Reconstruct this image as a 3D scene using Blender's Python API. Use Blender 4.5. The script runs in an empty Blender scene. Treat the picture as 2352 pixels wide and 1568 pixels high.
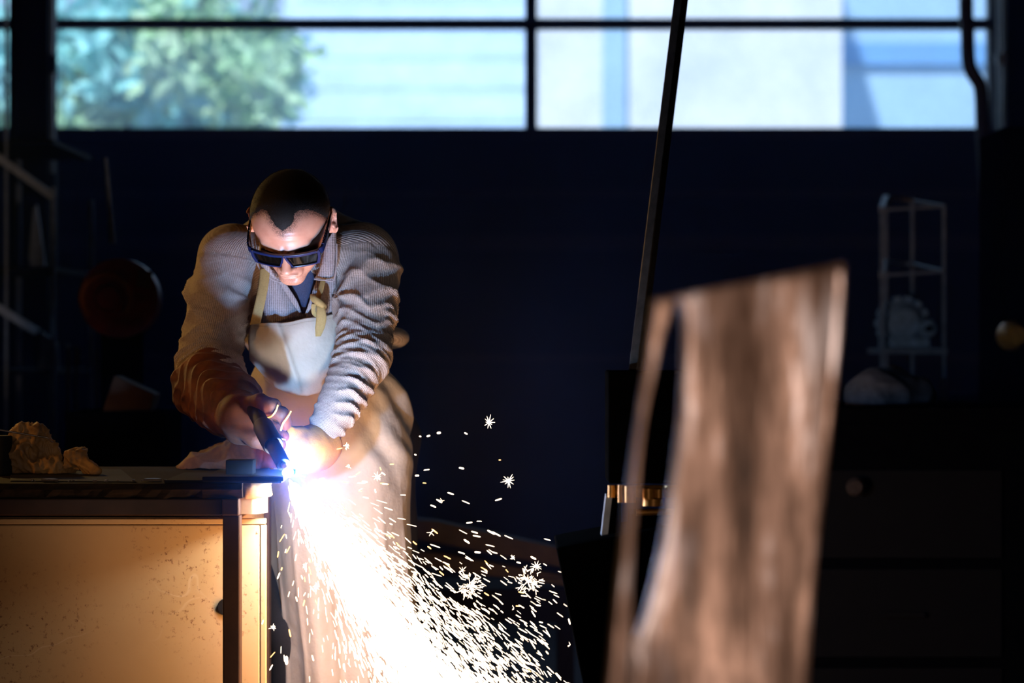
import bpy, bmesh, math, random
import numpy as np
from mathutils import Vector, Matrix, Euler
random.seed(7); rng = np.random.default_rng(11)
sc = bpy.context.scene
COL = sc.collection
PI = math.pi

# ------------------------------------------------------------------ camera
FPX, CZ = 5553.0, 1.25
def P(px, py, Y):
    return Vector(((px - 1176) / FPX * Y, Y, CZ - (py - 784) / FPX * Y))
cam_d = bpy.data.cameras.new('camera'); cam = bpy.data.objects.new('camera', cam_d); COL.objects.link(cam)
cam.location = (0, 0, CZ); cam.rotation_euler = (PI / 2, 0, 0)
cam_d.sensor_width = 36; cam_d.lens = 85; cam_d.clip_start = 0.05; cam_d.clip_end = 200
cam_d.dof.use_dof = True; cam_d.dof.focus_distance = 5.14; cam_d.dof.aperture_fstop = 2.5
sc.camera = cam
sc.view_settings.view_transform = 'Standard'; sc.view_settings.look = 'None'
sc.view_settings.exposure = 0.0; sc.view_settings.gamma = 1.0; sc.view_settings.use_curve_mapping = False
sc.cycles.max_bounces = 6; sc.cycles.diffuse_bounces = 3; sc.cycles.glossy_bounces = 3
sc.cycles.volume_bounces = 0; sc.cycles.transparent_max_bounces = 12
sc.cycles.sample_clamp_indirect = 3.0; sc.cycles.caustics_reflective = False; sc.cycles.caustics_refractive = False

# ------------------------------------------------------------------ world + lights
world = bpy.data.worlds.new('sky'); sc.world = world; world.use_nodes = True
wn = world.node_tree; wn.nodes.clear()
wo = wn.nodes.new('ShaderNodeOutputWorld'); wb = wn.nodes.new('ShaderNodeBackground')
tc = wn.nodes.new('ShaderNodeTexCoord'); sx = wn.nodes.new('ShaderNodeSeparateXYZ'); cr = wn.nodes.new('ShaderNodeValToRGB')
wn.links.new(tc.outputs['Generated'], sx.inputs[0]); wn.links.new(sx.outputs['Z'], cr.inputs[0])
cr.color_ramp.elements[0].color = (0.56, 0.75, 1.0, 1); cr.color_ramp.elements[1].color = (0.22, 0.48, 1.0, 1)
wn.links.new(cr.outputs[0], wb.inputs[0]); wb.inputs[1].default_value = 1.2
wn.links.new(wb.outputs[0], wo.inputs[0])

def lamp(name, kind, loc, energy, color, size=0.02, aim=None, spot=None, blend=0.5):
    d = bpy.data.lights.new(name, kind); o = bpy.data.objects.new(name, d); COL.objects.link(o)
    o.location = loc; d.energy = energy; d.color = color
    if kind in ('POINT', 'SPOT'): d.shadow_soft_size = size
    if kind == 'SPOT': d.spot_size = spot; d.spot_blend = blend
    if kind == 'SUN': d.angle = size
    if kind == 'AREA': d.size = size
    if aim is not None: o.rotation_euler = (Vector(aim) - Vector(loc)).to_track_quat('-Z', 'Y').to_euler()
    return o
lamp('sun', 'SUN', (0, 0, 10), 5.6, (1.0, 0.97, 0.95), 0.02, aim=(4, 14, -4))
ARC = P(661, 1084, 4.875)
lamp('arc_light', 'POINT', P(667, 1076, 4.875), 66.0, (0.27, 0.52, 1.0), 0.009)
lamp('spark_root_light', 'POINT', P(702, 1125, 4.93), 8.0, (0.90, 0.86, 0.86), 0.014)
for (a, b, Y, e) in ((760, 1250, 4.92, 2.6), (850, 1385, 4.90, 4.8), (940, 1510, 4.88, 7.0), (1010, 1640, 4.86, 7.5)):
    lamp('spark_stream_light', 'POINT', P(a, b, Y), e, (1.0, 0.43, 0.13), 0.03)
lamp('left_side_lamp', 'SPOT', (-2.3, 4.7, 1.7), 30, (1.0, 0.45, 0.12), 0.08, aim=(-0.75, 5.3, 1.15), spot=0.75, blend=0.7)
lamp('left_work_lamp', 'SPOT', (-2.1, 6.9, 2.0), 55, (1.0, 0.60, 0.18), 0.06, aim=(-0.75, 5.3, 1.25), spot=0.8, blend=0.6)
lamp('sheet_fill_spot', 'SPOT', (0.85, 0.1, 1.0), 165.0, (1.0, 0.76, 0.62), 0.12, aim=P(1710, 1090, 2.45), spot=0.29, blend=0.5)  # added spot that brightens only the foreground sheet, no such lamp in view

# ------------------------------------------------------------------ materials
def lin(h):
    h = h.lstrip('#'); v = [int(h[i:i + 2], 16) / 255 for i in (0, 2, 4)]
    return tuple((x / 12.92 if x <= .04045 else ((x + .055) / 1.055) ** 2.4) for x in v) + (1,)
class NT:
    def __init__(s, name):
        s.m = bpy.data.materials.new(name); s.m.use_nodes = True; s.t = s.m.node_tree; s.t.nodes.clear()
        s.out = s.n('ShaderNodeOutputMaterial')
    def n(s, kind, **kw):
        x = s.t.nodes.new(kind)
        for k, v in kw.items(): setattr(x, k, v)
        return x
    def put(s, sock, v):
        if isinstance(v, bpy.types.NodeSocket): s.t.links.new(v, sock)
        elif v is not None: sock.default_value = v
    def math(s, op, a, b=None, c=None):
        x = s.n('ShaderNodeMath', operation=op); s.put(x.inputs[0], a); s.put(x.inputs[1], b)
        if c is not None: s.put(x.inputs[2], c)
        return x.outputs[0]
    def noise(s, scale, detail=3, rough=.5, vec=None, stretch=None):
        x = s.n('ShaderNodeTexNoise'); x.inputs['Scale'].default_value = scale; x.inputs['Detail'].default_value = detail
        x.inputs['Roughness'].default_value = rough
        if vec is None: vec = s.n('ShaderNodeTexCoord').outputs['Object']
        if stretch:
            mp = s.n('ShaderNodeMapping'); s.t.links.new(vec, mp.inputs[0]); mp.inputs['Scale'].default_value = stretch; vec = mp.outputs[0]
        s.t.links.new(vec, x.inputs['Vector'])
        return x.outputs[0]
    def ramp(s, fac, *stops):
        x = s.n('ShaderNodeValToRGB'); e = x.color_ramp.elements
        while len(e) < len(stops): e.new(.5)
        for i, (p, c) in enumerate(stops):
            e[i].position = p; e[i].color = c if not isinstance(c, (int, float)) else (c, c, c, 1)
        s.t.links.new(fac, x.inputs[0]); return x.outputs[0]
    def mix(s, fac, a, b, mode='MIX'):
        x = s.n('ShaderNodeMix', data_type='RGBA', blend_type=mode)
        s.put(x.inputs['Factor'], fac); s.put(x.inputs['A'], a); s.put(x.inputs['B'], b); return x.outputs['Result']
    def bump(s, h, strength=.3, dist=.002, normal=None):
        x = s.n('ShaderNodeBump'); x.inputs['Strength'].default_value = strength; x.inputs['Distance'].default_value = dist
        s.t.links.new(h, x.inputs['Height'])
        if normal is not None: s.t.links.new(normal, x.inputs['Normal'])
        return x.outputs[0]
    def bsdf(s, color, rough=.6, metal=0., normal=None, **kw):
        x = s.n('ShaderNodeBsdfPrincipled'); s.put(x.inputs['Base Color'], color); s.put(x.inputs['Roughness'], rough)
        s.put(x.inputs['Metallic'], metal)
        if normal is not None: s.t.links.new(normal, x.inputs['Normal'])
        for k, v in kw.items(): s.put(x.inputs[k.replace('_', ' ')], v)
        s.t.links.new(x.outputs[0], s.out.inputs[0]); return x
def simple(name, hexc, rough=.6, metal=0., ns=30, var=.25, bump=.15, bd=.001, stretch=None, **kw):
    t = NT(name); c = lin(hexc); n = t.noise(ns, 4, .6, stretch=stretch)
    d = tuple(x * (1 - var) for x in c[:3]) + (1,); l = tuple(min(1, x * (1 + var)) for x in c[:3]) + (1,)
    t.bsdf(t.ramp(n, (.3, d), (.7, l)), rough, metal, t.bump(n, bump, bd), **kw); return t.m
def emission(name, col, strength):
    t = NT(name); e = t.n('ShaderNodeEmission'); e.inputs[0].default_value = col; e.inputs[1].default_value = strength
    t.t.links.new(e.outputs[0], t.out.inputs[0])
    try: t.m.cycles.emission_sampling = 'NONE'
    except Exception: pass
    return t.m

M = {}
M['dark_steel'] = simple('dark_steel', '090809', .85, .0, 40, .3, Specular_IOR_Level=.25)
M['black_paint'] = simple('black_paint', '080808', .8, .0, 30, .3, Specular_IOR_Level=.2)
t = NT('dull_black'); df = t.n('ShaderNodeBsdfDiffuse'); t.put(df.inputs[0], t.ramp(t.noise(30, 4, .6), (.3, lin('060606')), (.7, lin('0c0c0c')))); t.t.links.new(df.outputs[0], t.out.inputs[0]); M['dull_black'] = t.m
M['torch_black'] = simple('torch_black', '07080b', .7, .0, 60, .2, .05)
M['steel_bar'] = simple('steel_bar', '5a5048', .42, .6, 60, .3)
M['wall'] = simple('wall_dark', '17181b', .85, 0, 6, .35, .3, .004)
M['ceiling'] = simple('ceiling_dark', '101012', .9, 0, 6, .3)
M['frame_dark'] = simple('window_frame_dark', '15161a', .6, 0, 20, .3)
M['rail_brown'] = simple('rail_brown', '2e2721', .7, 0, 20, .3)
M['grey_steel'] = simple('grey_steel', '8f969e', .45, .2, 30, .25)
M['red_paint'] = simple('red_paint', '801408', .5, 0, 20, .35)
M['orange_paint'] = simple('orange_paint', 'b05a14', .5, 0, 20, .3)
M['brass'] = simple('brass', 'd8963c', .4, .3, 60, .25)
M['plank_brown'] = simple('plank_brown', '5c5148', .7, 0, 20, .3, .2)
M['pale_cloth'] = simple('pale_cloth', '9fb6c4', .8, 0, 40, .3)
M['sack'] = simple('sack_cloth', '565f6a', .9, 0, 40, .3)
M['card'] = simple('cardboard', '6a4c38', .8, 0, 20, .2)
M['white_wall'] = simple('white_render', 'e9edf2', .9, 0, 2, .06)
M['pale_wall'] = simple('pale_blue_render', 'a9cdea', .9, 0, 2, .06)
M['band_blue'] = simple('band_blue', '6fa6dc', .8, 0, 2, .06)
M['roof_pale'] = simple('roof_pale', 'c4dcf2', .8, 0, 2, .08)
M['ground_out'] = simple('yard_ground', '8f8f8a', .9, 0, 2, .2)
M['leaf'] = simple('leaf', 'c4fbb8', .6, 0, 3, .35)
M['leaf2'] = simple('leaf_cool', 'a4f2e4', .6, 0, 3, .35)
M['bark'] = simple('bark', '4a3a2c', .9, 0, 10, .3)
# floor
t = NT('floor_concrete'); n = t.noise(3, 6, .65); n2 = t.noise(60, 3)
t.bsdf(t.ramp(n, (.3, lin('4a3c30')), (.7, lin('907a64'))), t.ramp(n, (.3, .5), (.7, .8)), 0, t.bump(n2, .3, .002)); M['floor'] = t.m
# pane glass
t = NT('pane_glass'); tr = t.n('ShaderNodeBsdfTransparent'); tr.inputs[0].default_value = (.88, .93, 1, 1)
gl = t.n('ShaderNodeBsdfGlossy'); gl.inputs['Roughness'].default_value = .1; gl.inputs[0].default_value = (1, 1, 1, 1)
tl = t.n('ShaderNodeBsdfTranslucent'); tl.inputs[0].default_value = (.75, .9, 1, 1)
mx0 = t.n('ShaderNodeMixShader'); nn = t.noise(2.2, 4, .6)
t.put(mx0.inputs[0], t.ramp(nn, (.3, .05), (.75, .22))); t.t.links.new(tr.outputs[0], mx0.inputs[1]); t.t.links.new(tl.outputs[0], mx0.inputs[2])
mx = t.n('ShaderNodeMixShader'); mx.inputs[0].default_value = .04
t.t.links.new(mx0.outputs[0], mx.inputs[1]); t.t.links.new(gl.outputs[0], mx.inputs[2]); t.t.links.new(mx.outputs[0], t.out.inputs[0]); M['glass'] = t.m

def attr(t, name):
    a = t.n('ShaderNodeAttribute'); a.attribute_name = name; return a
def knit(name, base, dark, pitch=.0032):
    t = NT(name); a = attr(t, 'cloth'); s = t.n('ShaderNodeSeparateXYZ'); t.t.links.new(a.outputs['Vector'], s.inputs[0])
    w = 2 * PI / pitch
    su = t.math('SINE', t.math('MULTIPLY', s.outputs[0], w)); sv = t.math('SINE', t.math('MULTIPLY', s.outputs[1], w * .75))
    h = t.math('ADD', t.math('MULTIPLY', su, .45), t.math('MULTIPLY', sv, .9))
    n = t.noise(9, 4, .6); nf = t.noise(420, 2, .6)
    k = t.math('MULTIPLY_ADD', h, .13, .56); k = t.math('ADD', k, t.math('MULTIPLY_ADD', nf, .5, -.25))
    col = t.ramp(k, (.12, dark), (.8, base)); col = t.mix(t.ramp(n, (.4, 0.), (.75, .35)), col, lin('6d5440'))
    hh = t.math('ADD', h, t.math('MULTIPLY', nf, 1.2))
    nb = t.noise(34, 4, .55); t.bsdf(col, .9, 0, t.bump(hh, .55, .0009, t.bump(nb, .8, .006)), Sheen_Weight=.06); return t.m
M['knit'] = knit('jacket_waffle_knit', lin('c6bab2'), lin('4a3f3a'))
M['knit_collar'] = knit('collar_knit', lin('bcb8be'), lin('3a3537'), .0036)
t = NT('apron_canvas'); n = t.noise(5, 5, .6); nf = t.noise(500, 2)
col = t.mix(t.ramp(n, (.45, 0.), (.8, .55)), lin('c4bbac'), lin('8f7858'))
t.bsdf(col, .85, 0, t.bump(t.math('ADD', t.math('MULTIPLY', n, .3), t.math('MULTIPLY', nf, .25)), .5, .002, t.bump(t.noise(13, 4, .6), .6, .012)), Sheen_Weight=.1); M['apron'] = t.m
M['strap'] = simple('strap_canvas', '9a8654', .8, 0, 300, .15, .3, .001)
def leather(name, a, b, c):
    t = NT(name); n = t.noise(14, 6, .65); nf = t.noise(240, 3)
    col = t.ramp(n, (.28, a), (.5, b), (.75, c))
    t.bsdf(col, .72, 0, t.bump(t.math('ADD', t.math('MULTIPLY', n, 1.0), t.math('MULTIPLY', nf, .25)), .6, .003), Sheen_Weight=.03); return t.m
M['suede_brown'] = leather('suede_brown', lin('2c1208'), lin('5a2a12'), lin('84461f'))
M['suede_tan'] = leather('suede_tan', lin('4a3418'), lin('6e4f26'), lin('8a6a3a'))
M['suede_yellow'] = leather('suede_yellow', lin('6a4814'), lin('a07020'), lin('ac8234'))
M['piping'] = simple('glove_piping', 'd8a050', .6, 0, 300, .2)
t = NT('skin'); n = t.noise(28, 5, .6); nf = t.noise(380, 3); zc = attr(t, 'stubble')
col = t.ramp(n, (.3, lin('c98a70')), (.7, lin('d9a086')))
col = t.mix(t.math('MULTIPLY', zc.outputs['Fac'], t.ramp(nf, (.40, .75), (.62, .05))), col, lin('4a3026'))
t.bsdf(col, .42, 0, t.bump(nf, .15, .0008), Subsurface_Weight=.0); M['skin'] = t.m
M['hair'] = simple('hair_buzz', '170e08', .7, 0, 700, .5, .6, .001, Sheen_Weight=.08)
M['tshirt'] = simple('tshirt_navy', '3b4460', .9, 0, 500, .35, .4, .001)
M['trousers'] = simple('trousers', '23252b', .9, 0, 200, .2)
M['boot'] = simple('boot_leather', '1c1410', .6, 0, 60, .3)
M['goggle'] = simple('goggle_frame', '14204c', .3, 0, 100, .1, .03, Coat_Weight=.5)
t = NT('goggle_lens'); t.bsdf(lin('0b0a08'), .06, 0, None, Coat_Weight=.6); M['lens'] = t.m
M['eye'] = simple('eye_white', 'd8d0c8', .2, 0, 10, .02, .0)
# cabinet panel: painted cream steel with rust freckles and scratches
t = NT('cabinet_cream'); n = t.noise(2.2, 5, .6); f1 = t.noise(75, 5, .75); f2 = t.noise(3.2, 3, .5); s1 = t.noise(4, 5, .6, stretch=(1, 1, 22)); 
base = t.mix(t.ramp(n, (.35, 0.), (.7, .6)), lin('c2a77c'), lin('a98a5c'))
fre = t.math('MULTIPLY', t.ramp(f1, (.56, 0.), (.66, 1.)), t.ramp(f2, (.42, 0.), (.56, 1.)))
col = t.mix(fre, base, lin('5c2d12'))
v = t.n('ShaderNodeTexVoronoi', feature='DISTANCE_TO_EDGE'); v.inputs['Scale'].default_value = 5.5
mp = t.n('ShaderNodeMapping'); mp.inputs['Rotation'].default_value = (0, .6, 0); tcd = t.n('ShaderNodeTexCoord')
nz = t.n('ShaderNodeTexNoise'); nz.inputs['Scale'].default_value = 6; t.t.links.new(tcd.outputs['Object'], nz.inputs[0])
va = t.n('ShaderNodeVectorMath', operation='MULTIPLY_ADD'); t.t.links.new(nz.outputs[1], va.inputs[0]); va.inputs[1].default_value = (.2,) * 3
t.t.links.new(tcd.outputs['Object'], va.inputs[2]); t.t.links.new(va.outputs[0], mp.inputs[0]); t.t.links.new(mp.outputs[0], v.inputs['Vector'])
scr = t.math('MULTIPLY', t.ramp(v.outputs['Distance'], (.002, 1.), (.010, 0.)), t.ramp(t.noise(3.4, 2), (.50, 0.), (.62, .35)))
col = t.mix(scr, col, lin('efe2c6'))
t.bsdf(col, t.ramp(n, (.3, .42), (.7, .62)), 0, t.bump(f1, .1, .001)); M['cabinet'] = t.m
t = NT('bench_wood'); n = t.noise(9, 6, .7, stretch=(1, 6, 10)); 
t.bsdf(t.ramp(n, (.3, lin('0b0807')), (.55, lin('1a120d')), (.75, lin('2c2018'))), .9, 0, t.bump(n, .6, .004), Specular_IOR_Level=.15); M['bench_wood'] = t.m
t = NT('bench_wood_end'); n = t.noise(14, 6, .7, stretch=(1, 1, 4))
t.bsdf(t.ramp(n, (.3, lin('b08e6c')), (.55, lin('d4b898')), (.75, lin('e4d0b8'))), .7, 0, t.bump(n, .6, .003)); M['bench_wood_end'] = t.m
M['bench_steel'] = simple('bench_brown_steel', '3e2a22', .55, .1, 18, .25, .15)
M['bench_steel_pale'] = simple('bench_pale_steel', 'b89a7c', .55, .1, 18, .2, .15)
# foreground worn steel sheet
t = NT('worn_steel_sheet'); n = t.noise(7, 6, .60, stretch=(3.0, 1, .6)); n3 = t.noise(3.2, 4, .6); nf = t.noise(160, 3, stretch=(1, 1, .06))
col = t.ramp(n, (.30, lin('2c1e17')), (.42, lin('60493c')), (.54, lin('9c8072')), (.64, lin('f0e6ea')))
nw = t.noise(4.2, 3, .5, stretch=(2.4, 1, 1.3)); col = t.mix(t.math('MULTIPLY', t.ramp(nw, (.56, 0.), (.68, .75)), t.ramp(n, (.42, .2), (.6, 1.))), col, lin('dfe2f4'))  # bluish-white patches and palest streaks are highlights painted into the colour
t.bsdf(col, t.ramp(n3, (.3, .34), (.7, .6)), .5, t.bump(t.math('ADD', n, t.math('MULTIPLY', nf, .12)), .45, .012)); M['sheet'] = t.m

# ------------------------------------------------------------------ mesh helpers
def tag(o, label=None, cat=None, group=None, kind=None):
    if label: o['label'] = label
    if cat: o['category'] = cat
    if group: o['group'] = group
    if kind: o['kind'] = kind
    return o
def base_of(parent):
    r = parent
    while r is not None and r.parent is not None: r = r.parent
    return Vector(r.location) if r is not None else Vector((0, 0, 0))
def mesh(name, V, F, mat, parent=None, smooth=False, loc=None):
    """V in world metres; loc = origin of a top-level object"""
    o0 = base_of(parent) if parent is not None else Vector(loc if loc is not None else (0, 0, 0))
    V = np.asarray([tuple(v) for v in V] if not isinstance(V, np.ndarray) else V, dtype=float) - np.array(o0)
    me = bpy.data.meshes.new(name); me.from_pydata(V.tolist(), [], [tuple(int(i) for i in f) for f in F] if not isinstance(F, np.ndarray) else F.tolist())
    me.update(); me.materials.append(mat)
    if smooth: me.polygons.foreach_set('use_smooth', [True] * len(me.polygons))
    o = bpy.data.objects.new(name, me); COL.objects.link(o)
    if parent is not None: o.parent = parent
    else: o.location = o0
    return o
def empty(name, loc, **kw):
    o = bpy.data.objects.new(name, None); COL.objects.link(o); o.location = loc; o.empty_display_size = .05
    return tag(o, **kw)
class MB:
    def __init__(s): s.V = []; s.F = []
    def add(s, V, F):
        b = len(s.V); s.V += [tuple(v) for v in V]; s.F += [tuple(i + b for i in f) for f in F]; return s
    def box(s, c, d, rot=None):
        c = Vector(c); V = []
        for x in (-.5, .5):
            for y in (-.5, .5):
                for z in (-.5, .5):
                    v = Vector((x * d[0], y * d[1], z * d[2]))
                    if rot is not None: v = rot @ v
                    V.append(c + v)
        return s.add(V, [(0, 1, 3, 2), (4, 6, 7, 5), (0, 4, 5, 1), (2, 3, 7, 6), (0, 2, 6, 4), (1, 5, 7, 3)])
    def box2(s, a, b):
        a = Vector(a); b = Vector(b); return s.box((a + b) / 2, [abs(b[i] - a[i]) for i in range(3)])
    def bar(s, a, b, w, h=None, up=(0, 0, 1)):
        a = Vector(a); b = Vector(b); h = h or w; z = (b - a).normalized(); u = Vector(up)
        if abs(z.dot(u)) > .95: u = Vector((0, 1, 0))
        x = z.cross(u).normalized(); y = z.cross(x); R = Matrix((x, y, z)).transposed()
        return s.box((a + b) / 2, (w, h, (b - a).length), R)
    def tube(s, pts, rs, n=16, caps=True):
        pts = [Vector(p) for p in pts]; 
        if not hasattr(rs, '__len__'): rs = [rs] * len(pts)
        V = []; F = []; pu = None
        for i, p in enumerate(pts):
            d = (pts[min(i + 1, len(pts) - 1)] - pts[max(i - 1, 0)]).normalized()
            if pu is None: pu = d.orthogonal().normalized()
            u = (pu - d * pu.dot(d)).normalized(); pu = u; w = d.cross(u)
            for k in range(n):
                a = 2 * PI * k / n; V.append(p + (u * math.cos(a) + w * math.sin(a)) * rs[i])
        for i in range(len(pts) - 1):
            for k in range(n):
                F.append((i * n + k, i * n + (k + 1) % n, (i + 1) * n + (k + 1) % n, (i + 1) * n + k))
        if caps: F += [tuple(reversed(range(n))), tuple(range((len(pts) - 1) * n, len(pts) * n))]
        return s.add(V, F)
    def prism(s, poly, dv):
        """poly: list of points; extruded by vector dv"""
        n = len(poly); dv = Vector(dv); V = [Vector(p) for p in poly] + [Vector(p) + dv for p in poly]
        F = [tuple(range(n)), tuple(reversed(range(n, 2 * n)))] + [(i, i + n, (i + 1) % n + n, (i + 1) % n) for i in range(n)]
        return s.add(V, F)
    def build(s, name, mat, parent=None, smooth=False, loc=None, bevel=0, seg=2):
        o = mesh(name, s.V, s.F, mat, parent, False, loc)
        bm = bmesh.new(); bm.from_mesh(o.data); bmesh.ops.recalc_face_normals(bm, faces=bm.faces)
        if bevel: bmesh.ops.bevel(bm, geom=bm.edges[:], offset=bevel, segments=seg, affect='EDGES', profile=.5)
        bm.to_mesh(o.data); bm.free()
        if smooth:
            o.data.polygons.foreach_set('use_smooth', [True] * len(o.data.polygons))
            try: o.data.set_sharp_from_angle(angle=math.radians(40))
            except Exception: pass
        return o
def catmull(pts, n):
    pts = [np.array(p, float) for p in pts]; pts = [2 * pts[0] - pts[1]] + pts + [2 * pts[-1] - pts[-2]]; out = []
    m = len(pts) - 3
    for q in np.linspace(0, m, n):
        i = min(int(q), m - 1); t = q - i; a, b, c, d = pts[i:i + 4]
        out.append(.5 * ((2 * b) + (c - a) * t + (2 * a - 5 * b + 4 * c - d) * t * t + (3 * b - a - 3 * c + d) * t ** 3))
    return out
def ribbon(name, pts, widths, wdir, mat, parent, thick=.002, n=40, nw=6, bulge=.0, loc=None):
    """soft strip: centre line pts, width direction wdir (vector or list), thickness towards the camera"""
    C = catmull(pts, n); W = np.interp(np.linspace(0, 1, n), np.linspace(0, 1, len(widths)), widths)
    V = []; F = []
    wd = catmull(wdir, n) if isinstance(wdir[0], (tuple, list, Vector, np.ndarray)) else [np.array(wdir, float)] * n
    for i in range(n):
        w = np.array(wd[i]); w = w / np.linalg.norm(w)
        tdir = C[min(i + 1, n - 1)] - C[max(i - 1, 0)]; nr = np.cross(w, tdir); nr /= (np.linalg.norm(nr) + 1e-9)
        if nr[1] > 0: nr = -nr
        for j in range(nw + 1):
            f = j / nw * 2 - 1; V.append(C[i] + w * f * W[i] / 2 + nr * (thick / 2 + bulge * (1 - f * f)))
        for j in range(nw + 1):
            f = j / nw * 2 - 1; V.append(C[i] + w * f * W[i] / 2 + nr * (-thick / 2 + bulge * (1 - f * f)))
    m = nw + 1; R = 2 * m
    for i in range(n - 1):
        for j in range(nw):
            a = i * R + j; F.append((a, a + 1, a + R + 1, a + R)); a += m; F.append((a + 1, a, a + R, a + R + 1))
        for j, o in ((0, 0), (nw, 0)):
            a = i * R + j; F.append((a, a + R, a + R + m, a + m) if j == 0 else (a, a + m, a + R + m, a + R))
    for i in (0, n - 1):
        for j in range(nw):
            a = i * R + j; F.append((a, a + m, a + m + 1, a + 1) if i == 0 else (a, a + 1, a + m + 1, a + m))
    o = mesh(name, np.array(V), F, mat, parent, True, loc)
    cl = np.zeros((len(V), 3)); L = np.cumsum([0] + [np.linalg.norm(C[i + 1] - C[i]) for i in range(n - 1)])
    for i in range(n):
        for j in range(R): cl[i * R + j] = (L[i], ((j % m) / nw - .5) * W[i], 0)
    setattr3(o, 'cloth', cl); return o
def setattr3(o, name, arr):
    a = o.data.attributes.new(name, 'FLOAT_VECTOR', 'POINT'); a.data.foreach_set('vector', np.asarray(arr, dtype=np.float32).ravel())
def setattr1(o, name, arr):
    a = o.data.attributes.new(name, 'FLOAT', 'POINT'); a.data.foreach_set('value', np.asarray(arr, dtype=np.float32).ravel())

# ---- signed distance modelling + surface nets
def nz3(p, f, seed, n=7):
    r = np.random.default_rng(seed); out = 0
    for i in range(n):
        k = r.normal(size=3); k = k / np.linalg.norm(k) * f * (0.6 + .8 * r.random()); out = out + np.sin(p[..., 0] * k[0] + p[..., 1] * k[1] + p[..., 2] * k[2] + r.random() * 6.28)
    return out / math.sqrt(n)
def cone(p, a, b, ra, rb):
    a = np.array(a, np.float32); b = np.array(b, np.float32); ab = b - a; q = p - a
    t = np.clip((q @ ab) / (ab @ ab), 0, 1); return np.linalg.norm(q - t[..., None] * ab, axis=-1) - (ra + (rb - ra) * t)
def ell(p, c, r, R=None):
    q = p - np.array(c, np.float32)
    if R is not None: q = q @ np.array(R, np.float32)      # columns of R = local axes
    r = np.array(r, np.float32); k0 = np.linalg.norm(q / r, axis=-1); k1 = np.linalg.norm(q / (r * r), axis=-1) + 1e-6
    return k0 * (k0 - 1) / k1
def smin(a, b, k):
    h = np.clip(.5 + .5 * (b - a) / k, 0, 1); return b + (a - b) * h - k * h * (1 - h)
def smax(a, b, k): return -smin(-a, -b, k)
def nets(fn, lo, hi, h):
    lo = np.array(lo, float); hi = np.array(hi, float); n = np.ceil((hi - lo) / h).astype(int) + 1
    ax = [(lo[i] + h * np.arange(n[i])).astype(np.float32) for i in range(3)]
    D = np.empty(n, np.float32); YZ = np.stack(np.meshgrid(ax[1], ax[2], indexing='ij'), -1)
    st = max(1, int(400000 / (n[1] * n[2])))
    for i in range(0, n[0], st):
        xs = ax[0][i:i + st]; p = np.empty((len(xs), n[1], n[2], 3), np.float32); p[..., 0] = xs[:, None, None]; p[..., 1:] = YZ[None]
        D[i:i + st] = fn(p)
    I = D < 0; c = np.zeros(n - 1, np.int8)
    S = lambda A, a, b, d: A[a:A.shape[0] - 1 + a, b:A.shape[1] - 1 + b, d:A.shape[2] - 1 + d]
    for a in (0, 1):
        for b in (0, 1):
            for d in (0, 1): c += S(I, a, b, d)
    m = (c > 0) & (c < 8); idx = -np.ones(m.shape, int); cells = np.argwhere(m); idx[m] = np.arange(len(cells))
    acc = np.zeros((len(cells), 3)); cnt = np.zeros(len(cells)); ci = cells
    cor = [(a, b, d) for a in (0, 1) for b in (0, 1) for d in (0, 1)]
    for a in cor:
        for k in range(3):
            if a[k]: continue
            b = list(a); b[k] = 1
            da = D[ci[:, 0] + a[0], ci[:, 1] + a[1], ci[:, 2] + a[2]]; db = D[ci[:, 0] + b[0], ci[:, 1] + b[1], ci[:, 2] + b[2]]
            x = (da < 0) != (db < 0); t = np.where(x, da / np.where(x, da - db, 1), 0)
            q = np.tile(np.array(a, float), (len(ci), 1)); q[:, k] += t; acc[x] += q[x]; cnt[x] += 1
    V = lo + h * (cells + acc / cnt[:, None]); F = []
    for k in range(3):
        o1, o2 = [(1, 2), (2, 0), (0, 1)][k]
        sl0 = [slice(None)] * 3; sl1 = [slice(None)] * 3; sl0[k] = slice(0, -1); sl1[k] = slice(1, None)
        A = I[tuple(sl0)]; B = I[tuple(sl1)]; e = np.argwhere(A != B)
        ok = (e[:, o1] > 0) & (e[:, o2] > 0) & (e[:, o1] < n[o1] - 1) & (e[:, o2] < n[o2] - 1); e = e[ok]
        def cid(d1, d2):
            q = e.copy(); q[:, o1] -= d1; q[:, o2] -= d2; return idx[q[:, 0], q[:, 1], q[:, 2]]
        q = np.stack([cid(1, 1), cid(0, 1), cid(0, 0), cid(1, 0)], 1)
        ins = A[e[:, 0], e[:, 1], e[:, 2]]; q[~ins] = q[~ins][:, ::-1]; F.append(q)
    return V, np.concatenate(F)
def vnormals(V, F):
    n = np.cross(V[F[:, 2]] - V[F[:, 0]], V[F[:, 3]] - V[F[:, 1]]); N = np.zeros_like(V)
    for k in range(4): np.add.at(N, F[:, k], n)
    return N / (np.linalg.norm(N, axis=1)[:, None] + 1e-12)

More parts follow.
